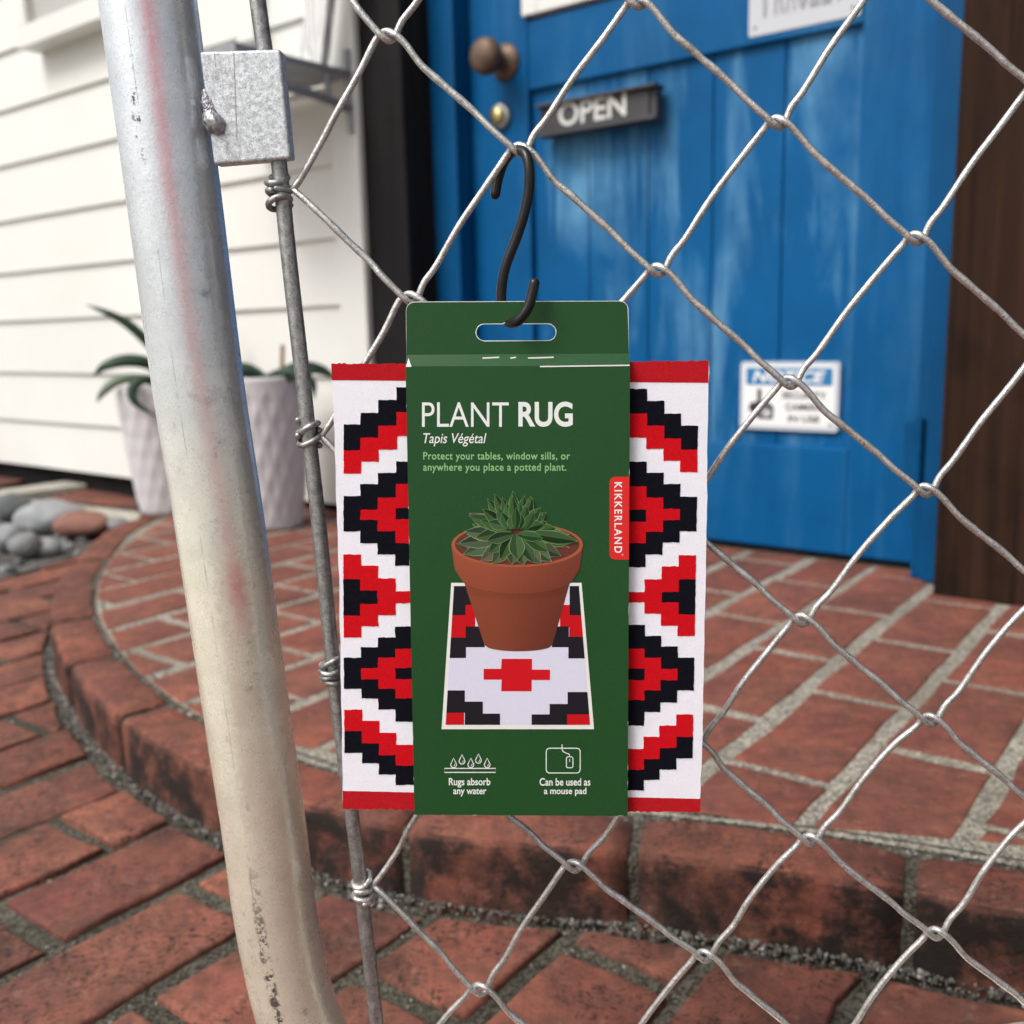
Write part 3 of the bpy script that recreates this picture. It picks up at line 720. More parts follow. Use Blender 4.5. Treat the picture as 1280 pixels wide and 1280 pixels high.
# ------------------------------------------------------------------ wall shelf and the white carved board on it
p_w = W(441, 97, O_W - .012); ss, sz = p_w
shelf = empty('wall_shelf', hp(ss, O_W, sz)); tag(shelf, 'grey metal bracket shelf fixed to the white wall beside the dark post', 'shelf')
mb = MB(); hbox(mb, ss - .30, ss, O_W - .28, O_W - .010, sz, sz + .012, .002); hbox(mb, ss - .301, ss + .001, O_W - .283, O_W - .2805, sz - .018, sz + .013, .0008); mb.build('shelf_board', M['shelf_metal'], shelf)
mb = MB()
for s_ in (ss - .008, ss - .285):
    tube(mb, [hp(s_, O_W - .014, sz - .055), hp(s_, O_W - .10, sz - .044), hp(s_, O_W - .265, sz - .035)], .009, 10)
    tube(mb, [hp(s_, O_W - .07, sz - .046), hp(s_, O_W - .07, sz - .001)], .006, 8); tube(mb, [hp(s_, O_W - .255, sz - .035), hp(s_, O_W - .255, sz - .001)], .006, 8)
    tube(mb, [hp(s_, O_W - .017, sz - .10), hp(s_, O_W - .017, sz + .05)], .007, 8)
mb.build('bracket', M['shelf_metal'], shelf); adopt(shelf)
mb = MB(); o_b = O_W - .075
a0, az = W(372, 74, o_b); a1 = W(400, 78, o_b)[0]; b0_, bz = W(384, -20, o_b); b1_ = W(414, -20, o_b)[0]
zb_ = sz + .0125; k_ = (.55 - zb_) / max(.01, bz - zb_) if False else 3.2
def lean(s_, z): return s_
base = [hp(a0, o_b, zb_), hp(a1, o_b, zb_), hp(a1, o_b + .02, zb_), hp(a0, o_b + .02, zb_)]
dl = (b0_ - a0) * 2.6; top = [hp(a0 + dl, o_b, zb_ + (bz - zb_) * 2.6), hp(a1 + dl, o_b, zb_ + (bz - zb_) * 2.6), hp(a1 + dl, o_b + .02, zb_ + (bz - zb_) * 2.6), hp(a0 + dl, o_b + .02, zb_ + (bz - zb_) * 2.6)]
prism(mb, base, top)
tag(mb.build('carved_board', M['carved']), 'white washed wooden board with swirling grain standing on the metal shelf', 'board')
mb = MB(); q0 = W(300, 56, O_W - .02); q1 = W(322, 54, O_W - .02)
hbox(mb, q0[0], q1[0], O_W - .028, O_W - .001, q0[1], q0[1] + .7, .003); tag(mb.build('wall_batten', M['trim']), 'narrow white upright batten on the wall above the shelf', 'batten')

# ------------------------------------------------------------------ potted agaves
def agave(base_px, zb, hgt, r_top, r_bot, leaves, label, yshift=0.):
    c = on_z(*base_px, zb) + np.array([0, r_bot, 0]); root = empty('potted_agave', c)
    tag(root, label, 'potted plant', 'potted plants along the white wall')
    prof = []; nz = 44
    prof.append((.001, 0)); prof.append((r_bot - .004, 0))
    for i in range(nz + 1):
        t_ = i / nz; prof.append((r_bot + (r_top - r_bot) * t_ ** .85, .004 + (hgt - .004) * t_))
    prof += [(r_top - .002, hgt + .003), (r_top - .009, hgt + .002), (r_top - .011, hgt - .01), (r_top - .014, hgt - .04)]
    def facet(r, z, a, i):
        if z < .008 or z > hgt * .93 or i > nz + 2: return r
        k = a / (2 * math.pi) * 16; v = z / .042; u_, w_ = k / 1. + v / 2, k / 1. - v / 2
        d = max(abs(u_ - round(u_)), abs(w_ - round(w_))); return r * (1 + .085 * (d - .3))
    mb = MB(); lathe(mb, prof, c, 128, fn=facet); mb.build('pot', M['pot'], root)
    mb = MB(); lathe(mb, [(r_top - .013, hgt - .02), (r_top * .5, hgt - .016), (.0005, hgt - .014)], c, 32); mb.build('soil', M['soil'], root)
    for pts, wid, pale in leaves:
        P = []
        for (x, y, dy) in pts:
            p = on_plane(x, y, np.array([0, c[1] + dy, 0]), np.array([0, 1., 0])); P.append(p)
        P = catmull(P, 8); n = len(P); mb = MB(); vs = []; fs = []
        for i, p in enumerate(P):
            t_ = i / (n - 1); w = wid * (.55 + .75 * t_) * max(.03, (1 - t_ ** 2.4)) * 1.05
            tg = N(P[min(i + 1, n - 1)] - P[max(i - 1, 0)]); view = N(p - CAM); sd_ = N(np.cross(tg, N(view + np.array([0, 0, -.75])))); nn = N(np.cross(sd_, tg))
            th = .0045 * (1 - t_ * .8)
            for (k, h) in ((-1, .25), (-.5, .06), (0, 0), (.5, .06), (1, .25)): vs.append(p + sd_ * w * k + nn * h * w)
            for (k, h) in ((.5, -.0), (0, 0), (-.5, 0)): vs.append(p + sd_ * w * k * 1.1 + nn * (h * w - th * 1.6))
        for i in range(n - 1):
            for k in range(8): fs.append((i * 8 + k, i * 8 + (k + 1) % 8, i * 8 + 8 + (k + 1) % 8, i * 8 + 8 + k))
        mb.add(vs, fs, smooth=True); mb.add(vs[-8:], [tuple(range(8))])
        mb.build('leaf', M['leaf_pale'] if pale else M['leaf'], root)
    adopt(root); return c
pc = agave((203, 645), 0, .272, .098, .066, [
    ([(212, 478, 0), (195, 440, -.01), (165, 408, -.02), (138, 392, -.03), (108, 381, -.03)], .015, 0),
    ([(212, 478, 0), (190, 455, -.03), (160, 449, -.05), (132, 456, -.06), (116, 470, -.06)], .021, 0),
    ([(205, 482, -.02), (172, 472, -.06), (145, 476, -.08), (128, 490, -.09), (121, 503, -.09)], .015, 1),
    ([(208, 484, -.03), (182, 474, -.09), (166, 484, -.11), (170, 503, -.12), (198, 522, -.12)], .014, 0),
    ([(215, 478, 0), (240, 450, .02), (262, 425, .03), (290, 410, .04)], .017, 0), ([(212, 480, 0), (235, 462, -.05), (262, 470, -.07), (280, 490, -.08)], .018, 0),
    ([(212, 480, .01), (215, 440, .05), (205, 415, .07)], .018, 0)], 'agave with arching dark leaves in a tapered grey pot left of the gate pipe')
pc2 = agave((328, 665), 0, .297, .094, .066, [
    ([(330, 478, 0), (315, 466, -.03), (295, 462, -.04), (270, 470, -.05)], .016, 0),
    ([(325, 478, -.02), (350, 466, -.06), (378, 463, -.07), (400, 466, -.07)], .015, 0),
    ([(340, 476, 0), (368, 459, .0), (398, 460, .01), (422, 474, .01)], .019, 0),
    ([(345, 480, -.04), (375, 468, -.08), (390, 478, -.09), (393, 500, -.09)], .012, 0),
    ([(335, 476, .02), (310, 460, .05), (285, 455, .06)], .018, 0)], 'low agave in a taller grey pot between gate pipe and thin rod')
mb = MB(); tp = on_plane(353, 431, np.array([0, pc2[1] - .02, 0]), np.array([0, 1., 0])); bp_ = on_plane(351, 478, np.array([0, pc2[1] - .02, 0]), np.array([0, 1., 0])); bp_[2] = pc2[2] + .27
tube(mb, [bp_, tp], .0045, 8); tag(mb.build('plant_stake', M['stake']), 'small bare wooden stake stuck upright in the taller pot', 'stake')

# ================================================================== GATE
RX, PR = .00136, .0190
gate = empty('gate', G(640, 1300)); tag(gate, 'galvanised chain link gate with a rounded pipe frame', 'gate')
mb = MB()
pipe_px = [(150, -250), (168, -120), (185, 0), (217, 240), (248, 480), (273, 640), (296, 800), (314, 925), (331, 1040), (341, 1120), (353, 1190), (371, 1262), (402, 1328), (452, 1388), (525, 1424), (640, 1417), (800, 1398), (1000, 1373), (1280, 1337), (1600, 1296), (2200, 1219), (2880, 1131)]
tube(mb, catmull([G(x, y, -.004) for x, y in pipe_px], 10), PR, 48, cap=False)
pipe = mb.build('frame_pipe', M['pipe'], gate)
GA = np.array([math.cos(R(4.6)), -math.sin(R(4.6)), 0]); pc_ = catmull([np.array([x, y, 0.]) for x, y in pipe_px], 10); pw_ = catmull([G(x, y, -.004) for x, y in pipe_px], 10)
la, ld, lb = [], [], []
for i, v in enumerate(pipe.data.vertices):
    k = min(i // 48, len(pw_) - 1); y = pc_[k][1]; d = np.array(v.co) - pw_[k]; side = d.dot(GA) / PR; fr_ = d.dot(GN) > 0
    la.append(float(np.clip(y / 1280, -.3, 1.3))); ld.append(side)
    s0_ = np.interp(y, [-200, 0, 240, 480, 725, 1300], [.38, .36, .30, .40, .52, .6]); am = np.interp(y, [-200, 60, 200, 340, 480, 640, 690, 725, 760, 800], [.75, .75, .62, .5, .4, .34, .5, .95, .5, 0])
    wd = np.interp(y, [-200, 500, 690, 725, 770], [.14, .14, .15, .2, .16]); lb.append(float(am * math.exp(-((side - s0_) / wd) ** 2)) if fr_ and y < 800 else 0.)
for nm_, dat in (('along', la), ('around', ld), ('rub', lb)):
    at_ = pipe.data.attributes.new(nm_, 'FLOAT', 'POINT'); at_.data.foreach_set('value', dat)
rod_px = [(302, -150), (312, -75), (322, 0), (337, 110), (350, 215), (362, 330), (378, 470), (386, 545), (398, 650), (412, 790), (419, 860), (432, 960), (444, 1050), (453, 1125), (463, 1210), (472, 1290), (478, 1340)]
rodc = catmull([G(x, y, 0) for x, y in rod_px], 8)
mb = MB(); tube(mb, rodc, .0033, 16); mb.build('tension_rod', M['rod'], gate)
# welded tab that holds the rod
mb = MB()
c4 = [(249, 64), (350, 61), (363, 198), (267, 206)]
fr = [G(x, y, .0058) for x, y in c4]; bk = [p - GN * .0075 for p in fr]
bm = bmesh.new(); vsb = [bm.verts.new(p) for p in fr + bk]
for f in ((3, 2, 1, 0), (4, 5, 6, 7), (0, 1, 5, 4), (1, 2, 6, 5), (2, 3, 7, 6), (3, 0, 4, 7)): bm.faces.new([vsb[i] for i in f])
bmesh.ops.recalc_face_normals(bm, faces=bm.faces[:]); bmesh.ops.bevel(bm, geom=bm.edges[:], offset=.0011, segments=3, affect='EDGES', profile=.5)
bm.verts.index_update(); mb.add([v.co for v in bm.verts], [tuple(v.index for v in f.verts) for f in bm.faces]); bm.free()
for x0, y0, x1, y1 in ((292, 66, 296, 172), (268, 66, 269, 84)):    # scored line
    a, b = G(x0, y0, .0059), G(x1, y1, .0059); w_ = N(np.cross(b - a, GN)) * .00018; mb.add([a - w_, a + w_, b + w_, b - w_], [(0, 1, 2, 3)], 1)
tab = mb.build('tab', [M['plate'], M['rod']], gate)
mb = MB(); bm = bmesh.new(); bmesh.ops.create_icosphere(bm, subdivisions=5, radius=1)
wc = [(G(258, 116, .0036), .0021), (G(260, 128, .0042), .0026), (G(264, 139, .0044), .0023), (G(262, 150, .0048), .0026), (G(270, 156, .0056), .0040)]
for v in bm.verts:                                # a run of molten metal ending in a drip
    d = np.array(v.co); c0 = sum(c for c, r in wc) / len(wc); best = 0
    for q in np.linspace(.0, .016, 50):
        p = c0 + d * q
        fld = sum(math.exp(-(np.linalg.norm(p - c) / r) ** 2 * 1.1) for c, r in wc)
        if fld > .33: best = q
    best = max(best, .0012); best *= 1 + .16 * mnoise.noise(v.co * 4.2) + .07 * mnoise.noise(v.co * 11)
    v.co = Vector(c0 + d * best)
mb.add([v.co for v in bm.verts], [tuple(v.index for v in f.verts) for f in bm.faces], smooth=True); bm.free()
mb.build('weld', M['weld'], tab); tab.children[0].matrix_parent_inverse = Matrix.Identity(4)

# woven wires: knots row by row (even/odd rows are offset by half a mesh)
K = {}
K[-1] = [(340, -105, 'rod'), (632, -140), (950, -178), (1275, -215), (1600, -250)]
K[0] = [(483, 45), (795, 3), (1115, -38), (1440, -75)]
K[1] = [(366, 236, 'rod'), (648, 187), (970, 153), (1296, 108), (1620, 70)]
K[2] = [(511, 373), (820, 338), (1143, 298), (1465, 255)]
K[3] = [(401, 545, 'rod'), (664, 512), (985, 478), (1306, 437), (1625, 400)]
K[4] = [(541, 694), (841, 645), (1155, 613), (1470, 575)]
K[5] = [(421, 833, 'rod'), (694, 800), (1000, 775), (1314, 737), (1625, 700)]
K[6] = [(568, 966), (866, 930), (1160, 900), (1465, 862)]
K[7] = [(466, 1106, 'rod'), (715, 1083), (1010, 1050), (1305, 1012), (1600, 975)]
K[8] = [(597, 1237), (878, 1195), (1167, 1167), (1465, 1125)]
K[9] = [(478, 1370, 'rod'), (745, 1352), (1030, 1318), (1320, 1280), (1600, 1245)]
for r_, row in K.items():                          # the mesh runs on beyond the right edge of the photo
    for q_ in range(4): row.append((row[-1][0] + 319, row[-1][1] - 39))
DEP = .0018
def px_dir(a, b): v = np.array(b[:2], float) - np.array(a[:2], float); L = np.hypot(*v); return v / L, L
def weave(top_row, bot_row):
    """one zigzag wire: its crests hook over the row above, its troughs hook under the row below"""
    seq = []
    T, B = K[top_row], K[bot_row]
    first_top = len(T[0]) == 3
    A, C = (T, B) if first_top else (B, T)
    for i in range(max(len(A), len(C))):
        if i < len(A): seq.append((A[i], first_top))
        if i < len(C): seq.append((C[i], not first_top))
    pts = []; rad = []
    def put(x, y, off, r=RX): pts.append(G(x, y, off)); rad.append(r * random.uniform(.985, 1.02))
    (p, is_top) = seq[0]; nx = seq[1][0]
    put(p[0] - 20, p[1] + (6 if is_top else -2), -.0055); put(p[0] - 10, p[1], -.003); put(p[0] + 3, p[1] + (3 if is_top else -3), 0)
    for i in range(len(seq)):
        (p, is_top) = seq[i]; sgn = -1 if is_top else 1
        if i > 0:
            q = seq[i - 1][0]; d, L = px_dir(p, q)                 # towards the previous vertex
            back = is_top; off = -DEP if back else DEP
            nrm = np.array([d[1], -d[0]]); nrm = nrm if nrm[1] < 0 else -nrm; P0 = np.array(p[:2], float)
            if is_top:
                bw = random.uniform(.7, 1.35) * (1.0 if p[1] < 500 else 1.5)
                for f_, w_ in ((.52, 2.6), (.26, 4.4)): put(*(P0 + d * L * f_ + nrm * w_ * bw), off * (.8 if f_ > .5 else 1))
                put(P0[0] - 15, P0[1] + 8, off); put(P0[0] - 8, P0[1] - 1, off * .9); put(P0[0] + 0, P0[1] - 5.8, off * .1)
            else:
                put(*(P0 + d * 42 + [-3.5, 0]), off); put(P0[0] - 14, P0[1] - 8.5, off); put(P0[0] - 5, P0[1] + .5, off * .9); put(P0[0] + 3, P0[1] + 5.5, off * .2)
        if i < len(seq) - 1:
            nx = seq[i + 1][0]; d, L = px_dir(p, nx); off = DEP if is_top else -DEP; P0 = np.array(p[:2], float)
            nrm = np.array([d[1], -d[0]]); nrm = nrm if nrm[1] < 0 else -nrm
            if i > 0:
                if is_top: put(P0[0] + 9, P0[1] - 2.8, off * .9); put(P0[0] + 23, P0[1] + 9, off)
                else: put(P0[0] + 10.5, P0[1] + 1, off * .8); put(*(P0 + d * 24 + [4.5, 0]), off); put(*(P0 + d * 52 + [4, 0]), off)
            if is_top:                                              # kinked where the wire was twisted in the loom
                for f_, w_, rr in ((.26, 1.5, 1.0), (.38, .9, 1.16), (.47, .3, 1.0), (.57, .5, 1.15), (.68, -.2, 1.0)):
                    m = P0 + d * L * f_ + nrm * (w_ * random.uniform(.3, 1.3) if i else w_ * .5); put(m[0], m[1], off * (1 - f_ * .4), RX * rr)
            elif i == 0:
                m = P0 + d * L * .3; put(m[0], m[1], off)
    n = 7; path = catmull(pts, n); rr = np.interp(np.arange(len(path)) / n, np.arange(len(rad)), rad)
    ph = random.random() * 60
    rr = [r * (1 + .05 * mnoise.noise(Vector((k * .35 + ph, 0, 0)))) for k, r in enumerate(rr)]
    mb = MB(); tube(mb, path, rr, 12); mb.build('wire', M['wire'], gate)
for r in range(-1, 9): weave(r, r + 1)
# wire ends wound round the rod
def wrap(px, py, length, turns, seedv):
    i = int(np.argmin([np.linalg.norm(p - G(px, py)) for p in rodc])); ax = N(rodc[min(i + 1, len(rodc) - 1)] - rodc[i - 1]); c = G(px, py)
    e1 = N(np.cross(ax, GN)); e2 = np.cross(ax, e1); mb = MB(); rs = random.Random(seedv)
    for part in range(2):
        pts = []; rr = []; n = int(22 * turns); ph = rs.uniform(0, 6)
        for k in range(n + 1):
            t_ = k / n; a = ph + t_ * turns * 2 * math.pi; rad = .0033 + RX * .72 + .0011 * mnoise.noise(Vector((k * .16, seedv * 3.1, part * 2.3)))
            sft = (t_ - .5) * length * .50 + (part - .5) * length * .52 + .0011 * math.sin(a * 1.35 + seedv * 2 + part)
            pts.append(c + ax * sft + (e1 * math.cos(a) + e2 * math.sin(a)) * rad)
        tube(mb, pts, RX * .98, 9, round_end=True)
    mb.build('wire_wrap', M['wire' if py > 900 else 'rod'], gate)
wrap(348, 240, .0125, 1.6, 1); wrap(386, 542, .0105, 1.5, 2); wrap(415, 838, .0120, 1.7, 3); wrap(453, 1112, .0115, 1.6, 4)
adopt(gate); tab.matrix_parent_inverse = Matrix.Translation(-Vector(gate.location))

# ------------------------------------------------------------------ S hook
H_BACK = .0003
def HK(x, y, o): return U(x, y, o)
gd = lambda x, y, o: G(x, y, o)
hook = [gd(619, 243, -.0085), gd(622, 226, -.0088), gd(628, 207, -.0075), gd(637, 193, -.0045), gd(648, 187.5, .0002), gd(657, 193, .0045), gd(661.5, 211, .0066), gd(661, 238, .0068), gd(655, 268, .0066), gd(645, 299, .0062), (gd(633, 330, .0062)), (gd(628, 352, .0060)), U(626.5, 374, -.0052), U(628, 388, -.0050), U(632, 398, -.0035), U(638, 403.5, .0004), U(646, 402, .0042), U(654, 394, .0054), U(661, 382, .0056), U(665, 368, .0054), U(668, 354, .0052)]
mb = MB(); tube(mb, catmull(hook, 8), .00205, 18, round_end=True)
tag(mb.build('s_hook', M['hook']), 'black S shaped wire hook hung over a crossing of the gate wires', 'hook')

# ================================================================== RUG
def interp_edge(pts, y):
    ys = [p[1] for p in pts]; return float(np.interp(y, ys, [p[0] for p in pts]))
LE = [(414, 456), (417, 520), (420, 600), (424, 740), (427, 900), (428.5, 1011)]; RE = [(886, 452), (884.5, 560), (882.5, 700), (878.5, 900), (875, 1015)]
def top_y(x): return 456 - 4 * (x - 414) / 472
def bot_y(x): return 1011 + 4 * (x - 428) / 447
nx_, ny_ = 150, 40; TH = .0026
mb = MB(); rr_ = random.Random(5)
def rug_pt(i, j, off, jit=True):
    v = j / ny_; y_l, y_r = 456 + (1011 - 456) * v, 452 + (1015 - 452) * v
    a = np.array([interp_edge(LE, y_l), y_l]); b = np.array([interp_edge(RE, y_r), y_r]); p = a + (b - a) * (i / nx_)
    return p
fuzz_t = [rr_.gauss(0, .55) for _ in range(nx_ + 1)]; fuzz_b = [rr_.gauss(0, .6) for _ in range(nx_ + 1)]; fuzz_l = [rr_.gauss(0, .35) for _ in range(ny_ + 1)]; fuzz_r = [rr_.gauss(0, .3) for _ in range(ny_ + 1)]
grid = []
for j in range(ny_ + 1):
    for i in range(nx_ + 1):
        p = rug_pt(i, j, 0)
        if j == 0: p = p + [0, fuzz_t[i] - .8]
        if j == ny_: p = p + [0, fuzz_b[i]]
        if i == 0: p = p + [fuzz_l[j], 0]
        if i == nx_: p = p + [fuzz_r[j], 0]
        grid.append(p)
fr = [U(p[0], p[1], 0) for p in grid]; bk = [p - UN * TH for p in fr]; W1 = nx_ + 1
mb.add(fr, [(j * W1 + i, (j + 1) * W1 + i, (j + 1) * W1 + i + 1, j * W1 + i + 1) for j in range(ny_) for i in range(nx_)], 0)
mb.add(bk, [(j * W1 + i, j * W1 + i + 1, (j + 1) * W1 + i + 1, (j + 1) * W1 + i) for j in range(ny_) for i in range(nx_)], 4)
ring = [i for i in range(W1)] + [j * W1 + nx_ for j in range(1, ny_ + 1)] + [ny_ * W1 + i for i in range(nx_ - 1, -1, -1)] + [j * W1 for j in range(ny_ - 1, 0, -1)]
nr = len(ring); vs = [fr[k] for k in ring] + [bk[k] for k in ring]
for k in range(nr):
    a = ring[k] // W1; b = ring[(k + 1) % nr] // W1; red = (a == 0 and b == 0) or (a == ny_ and b == ny_)
    q = [vs[k], vs[(k + 1) % nr], vs[nr + (k + 1) % nr], vs[nr + k]]; mb.add(q, [(0, 1, 2, 3)], 3 if red else 0)
O1 = .00016                                       # raised pile of the dyed areas
def patch(x00, x10, x11, x01, y0, y1, mi, off=O1):
    """quad in photo pixels: top edge x00..x10 at y0, bottom x01..x11 at y1, with a low side wall"""
    c = [np.array(p, float) for p in ((x00, y0), (x01, y1), (x11, y1), (x10, y0))]; o = []
    for k in range(4):
        p, q = c[k], c[(k + 1) % 4]; n = max(1, int(np.hypot(*(q - p)) / 1.6)); o += [p + (q - p) * i / n for i in range(n)]
    o = [p + np.array([.55 * mnoise.noise(Vector((p[0] * .13, p[1] * .13, 3))) + .38 * mnoise.noise(Vector((p[0] * .9, p[1] * .9, 5))),
                       .75 * mnoise.noise(Vector((p[0] * .13, p[1] * .13, 9))) + .38 * mnoise.noise(Vector((p[0] * .9, p[1] * .9, 7)))]) for p in o]
    n = len(o); t_ = [U(x, y, off) for x, y in o]; b_ = [U(x, y, -.0001) for x, y in o]
    mb.add(t_, [tuple(range(n))], mi); mb.add(b_ + t_, [(i, (i + 1) % n, n + (i + 1) % n, n + i) for i in range(n)], mi)
KK, RD = 2, 1
LEFT = [  # per column from the outer edge inwards: (y0, y1, colour)
 [(530.5, 563, KK), (563, 592, RD), (620, 664, KK), (693, 724, RD), (724, 769.5, KK), (769.5, 797, RD), (822, 861, KK), (887, 914, RD), (914, 941, KK)],
 [(516, 547, KK), (547, 577, RD), (605, 637, KK), (637, 650, RD), (650, 679, KK), (707, 738, RD), (738, 755, KK), (755, 783, RD), (809, 835, KK), (835, 849, RD), (849, 873, KK), (901, 929, RD), (929, 954, KK)],
 [(500, 532, KK), (532, 562, RD), (591, 622, KK), (622, 664, RD), (664, 693, KK), (723, 769, RD), (797, 822, KK), (822, 861, RD), (861, 887, KK), (916, 944, RD), (944, 968, KK)],
 [(484, 515, KK), (515, 545, RD), (577, 605, KK), (605, 635, RD), (635, 649, KK), (649, 679, RD), (679, 707, KK), (739, 754, RD), (783, 811, KK), (811, 835, RD), (835, 849, KK), (849, 873, RD), (873, 902, KK), (931, 957, RD), (957, 981, KK)]]
RIGHT = [
 [(532, 562, KK), (562, 590, RD), (621, 664, KK), (694, 724, RD), (724, 768, KK), (768, 795, RD), (822, 863, KK), (893, 921, RD), (921, 948, KK)],
 [(517, 548, KK), (548, 576, RD), (605, 636, KK), (636, 650, RD), (650, 678, KK), (708, 740, RD), (740, 753, KK), (753, 782, RD), (808, 836, KK), (836, 850, RD), (850, 878, KK), (907, 935, RD), (935, 962, KK)],
 [(501, 532, KK), (532, 561, RD), (591, 622, KK), (622, 665, RD), (665, 693, KK), (724, 767, RD), (795, 822, KK), (822, 863, RD), (863, 890, KK), (921, 949, RD), (949, 975, KK)],
 [(486, 517, KK), (517, 547, RD), (577, 608, KK), (608, 637, RD), (637, 652, KK), (652, 679, RD), (679, 709, KK), (740, 753, RD), (781, 811, KK), (811, 836, RD), (836, 850, KK), (850, 875, RD), (875, 907, KK), (936, 962, RD), (962, 988, KK)]]
LX = [(540, [430, 451, 473, 496, 520]), (740, [429.5, 450.5, 472, 494, 518]), (940, [431, 453, 474, 495, 520])]
RXc = [(540, [872, 851, 830, 808.5, 780]), (740, [869, 848, 827, 806, 780]), (940, [865.5, 845, 824, 804.5, 778])]
def colx(tab_, k, y): return float(np.interp(y, [t_[0] for t_ in tab_], [t_[1][k] for t_ in tab_]))
for cols, tab_ in ((LEFT, LX), (RIGHT, RXc)):
    for k, c in enumerate(cols):
        for y0, y1, mi in c:
            xa0, xb0, xa1, xb1 = colx(tab_, k, y0), colx(tab_, k + 1, y0), colx(tab_, k, y1), colx(tab_, k + 1, y1)
            if xa0 > xb0: xa0, xb0, xa1, xb1 = xb0, xa0, xb1, xa1
            patch(xa0 - .4, xb0 + .4, xb1 + .4, xa1 - .4, y0, y1, mi, O1 + k * 4e-6)
# red border bands, with fuzzy outer edges
for top in (True, False):
    n = 150; vs = []; 
    for i in range(n + 1):
        f_ = i / n
        if top:
            xo = 414 + (886 - 414) * f_; yo = top_y(xo) - 1.0 + fuzz_t[i]; yi = 475.3 + (478.5 - 475.3) * f_; xi = 414.8 + (885.4 - 414.8) * f_
        else:
            xo = 428.4 + (875.2 - 428.4) * f_; yo = bot_y(xo) + fuzz_b[i] + .3; yi = 988.5 + (998.5 - 988.5) * f_ + rr_.gauss(0, .1); xi = 428.2 + (875.9 - 428.2) * f_
        vs += [U(xo, yo, O1 * .6), U(xi, yi, O1 * .6)]
    fs = [(i * 2, i * 2 + 1, i * 2 + 3, i * 2 + 2) if top else (i * 2 + 1, i * 2, i * 2 + 2, i * 2 + 3) for i in range(n)]
    mb.add(vs, fs, 3)
rug = mb.build('plant_rug', [M['rug_white'], M['rug_red'], M['rug_black'], M['rug_edge'], M['rubber']])
tag(rug, 'small white fleece rug with stepped red and black diamonds, held in a green card sleeve', 'rug')
# loose pile fibres along the top hem
# ================================================================== CARD SLEEVE
sleeve = empty('card_sleeve', U(650, 1019)); tag(sleeve, 'green cardboard hang sleeve printed PLANT RUG with a potted succulent picture', 'packaging')
FO = .0032                                        # front panel stands proud of the rug
fc = [(507, 458), (518, 1018.5), (784.5, 1020), (787.5, 457)]
mb = MB(); A = [U(x, y, FO) for x, y in fc]; Bk = [p - UN * (FO + TH + .003) for p in A]
rimw = .00035
mb.add(A, [(0, 1, 2, 3)], 0); A2 = [p - UN * .0004 for p in A]
mb.add(A2 + Bk, [(0, 4, 5, 1), (2, 6, 7, 3)], 0); mb.add(A + A2, [(0, 4, 5, 1), (1, 5, 6, 2), (2, 6, 7, 3)], 0)
def scuff(pa, pb, n, wmax):
    for _ in range(n):
        u0 = rr_.random(); u1 = min(1, u0 + rr_.uniform(.004, .035)); p, q = np.array(pa, float), np.array(pb, float); a_, b_ = p + (q - p) * u0, p + (q - p) * u1
        inn = N(np.array([647., 740.]) - (p + q) / 2); inn = np.array([np.sign(inn[0]), 0]) if abs(q[1] - p[1]) > abs(q[0] - p[0]) else np.array([0, np.sign(inn[1])])
        w_ = rr_.uniform(.25, wmax); m_ = (a_ + b_) / 2 + inn * w_
        vv = [U(*a_, FO + .00004), U(*b_, FO + .00004), U(*m_, FO + .00004)]
        if np.cross(vv[1] - vv[0], vv[2] - vv[0]).dot(UN) < 0: vv = vv[::-1]
        mb.add(vv, [(0, 1, 2)], 1)
scuff(fc[0], fc[1], 7, .5); scuff(fc[2], fc[3], 6, .5); scuff(fc[1], fc[2], 3, .45); scuff((514, 1018.4), (518, 1018.5), 2, 1.5)
mb.add(Bk, [(3, 2, 1, 0)], 1); front = mb.build('sleeve_body', [M['card'], M['card_raw']], sleeve)
# sloped shoulder and flat hang tab with the slot
HO = .0006
sh_t = [U(508, 443.5, HO), U(786, 442, HO)]
mb = MB(); mb.add([A[0], A[3], sh_t[1], sh_t[0]], [(0, 1, 2, 3)], 0)
mb.add([Bk[0], Bk[3], sh_t[1] - UN * .0008, sh_t[0] - UN * .0008], [(3, 2, 1, 0)], 0)
mb.add([A[0], sh_t[0], Bk[0]], [(0, 1, 2)], 1); mb.add([A[3], sh_t[1], Bk[3]], [(2, 1, 0)], 0)
def edge_line(px0, px1, off0, off1, w, mi=1):
    a, b = U(*px0, off0), U(*px1, off1); d = N(np.cross(b - a, UN)) * w; mb.add([a - d, b - d, b + d, a + d], [(0, 1, 2, 3)], mi)
edge_line((675, 458.2), (787, 456.6), FO + .00012, FO + .00012, .00026); edge_line((507.5, 457.5), (513.5, 457.8), FO + .0001, FO + .0001, .0004)
mb.add([U(507.5, 458.5, FO + .0002), U(514.5, 458.3, FO + .0002), U(510.5, 447.5, FO * .5 + .001)], [(0, 1, 2)], 1)
for x0, x1 in ((603, 624), (638, 645), (660, 692)): edge_line((x0, 447.6), (x1, 446.6), .0016, .0016, .00028)  # white glints along the fold, put in as pale strips
mb.build('shoulder', [M['card'], M['card_raw']], sleeve)
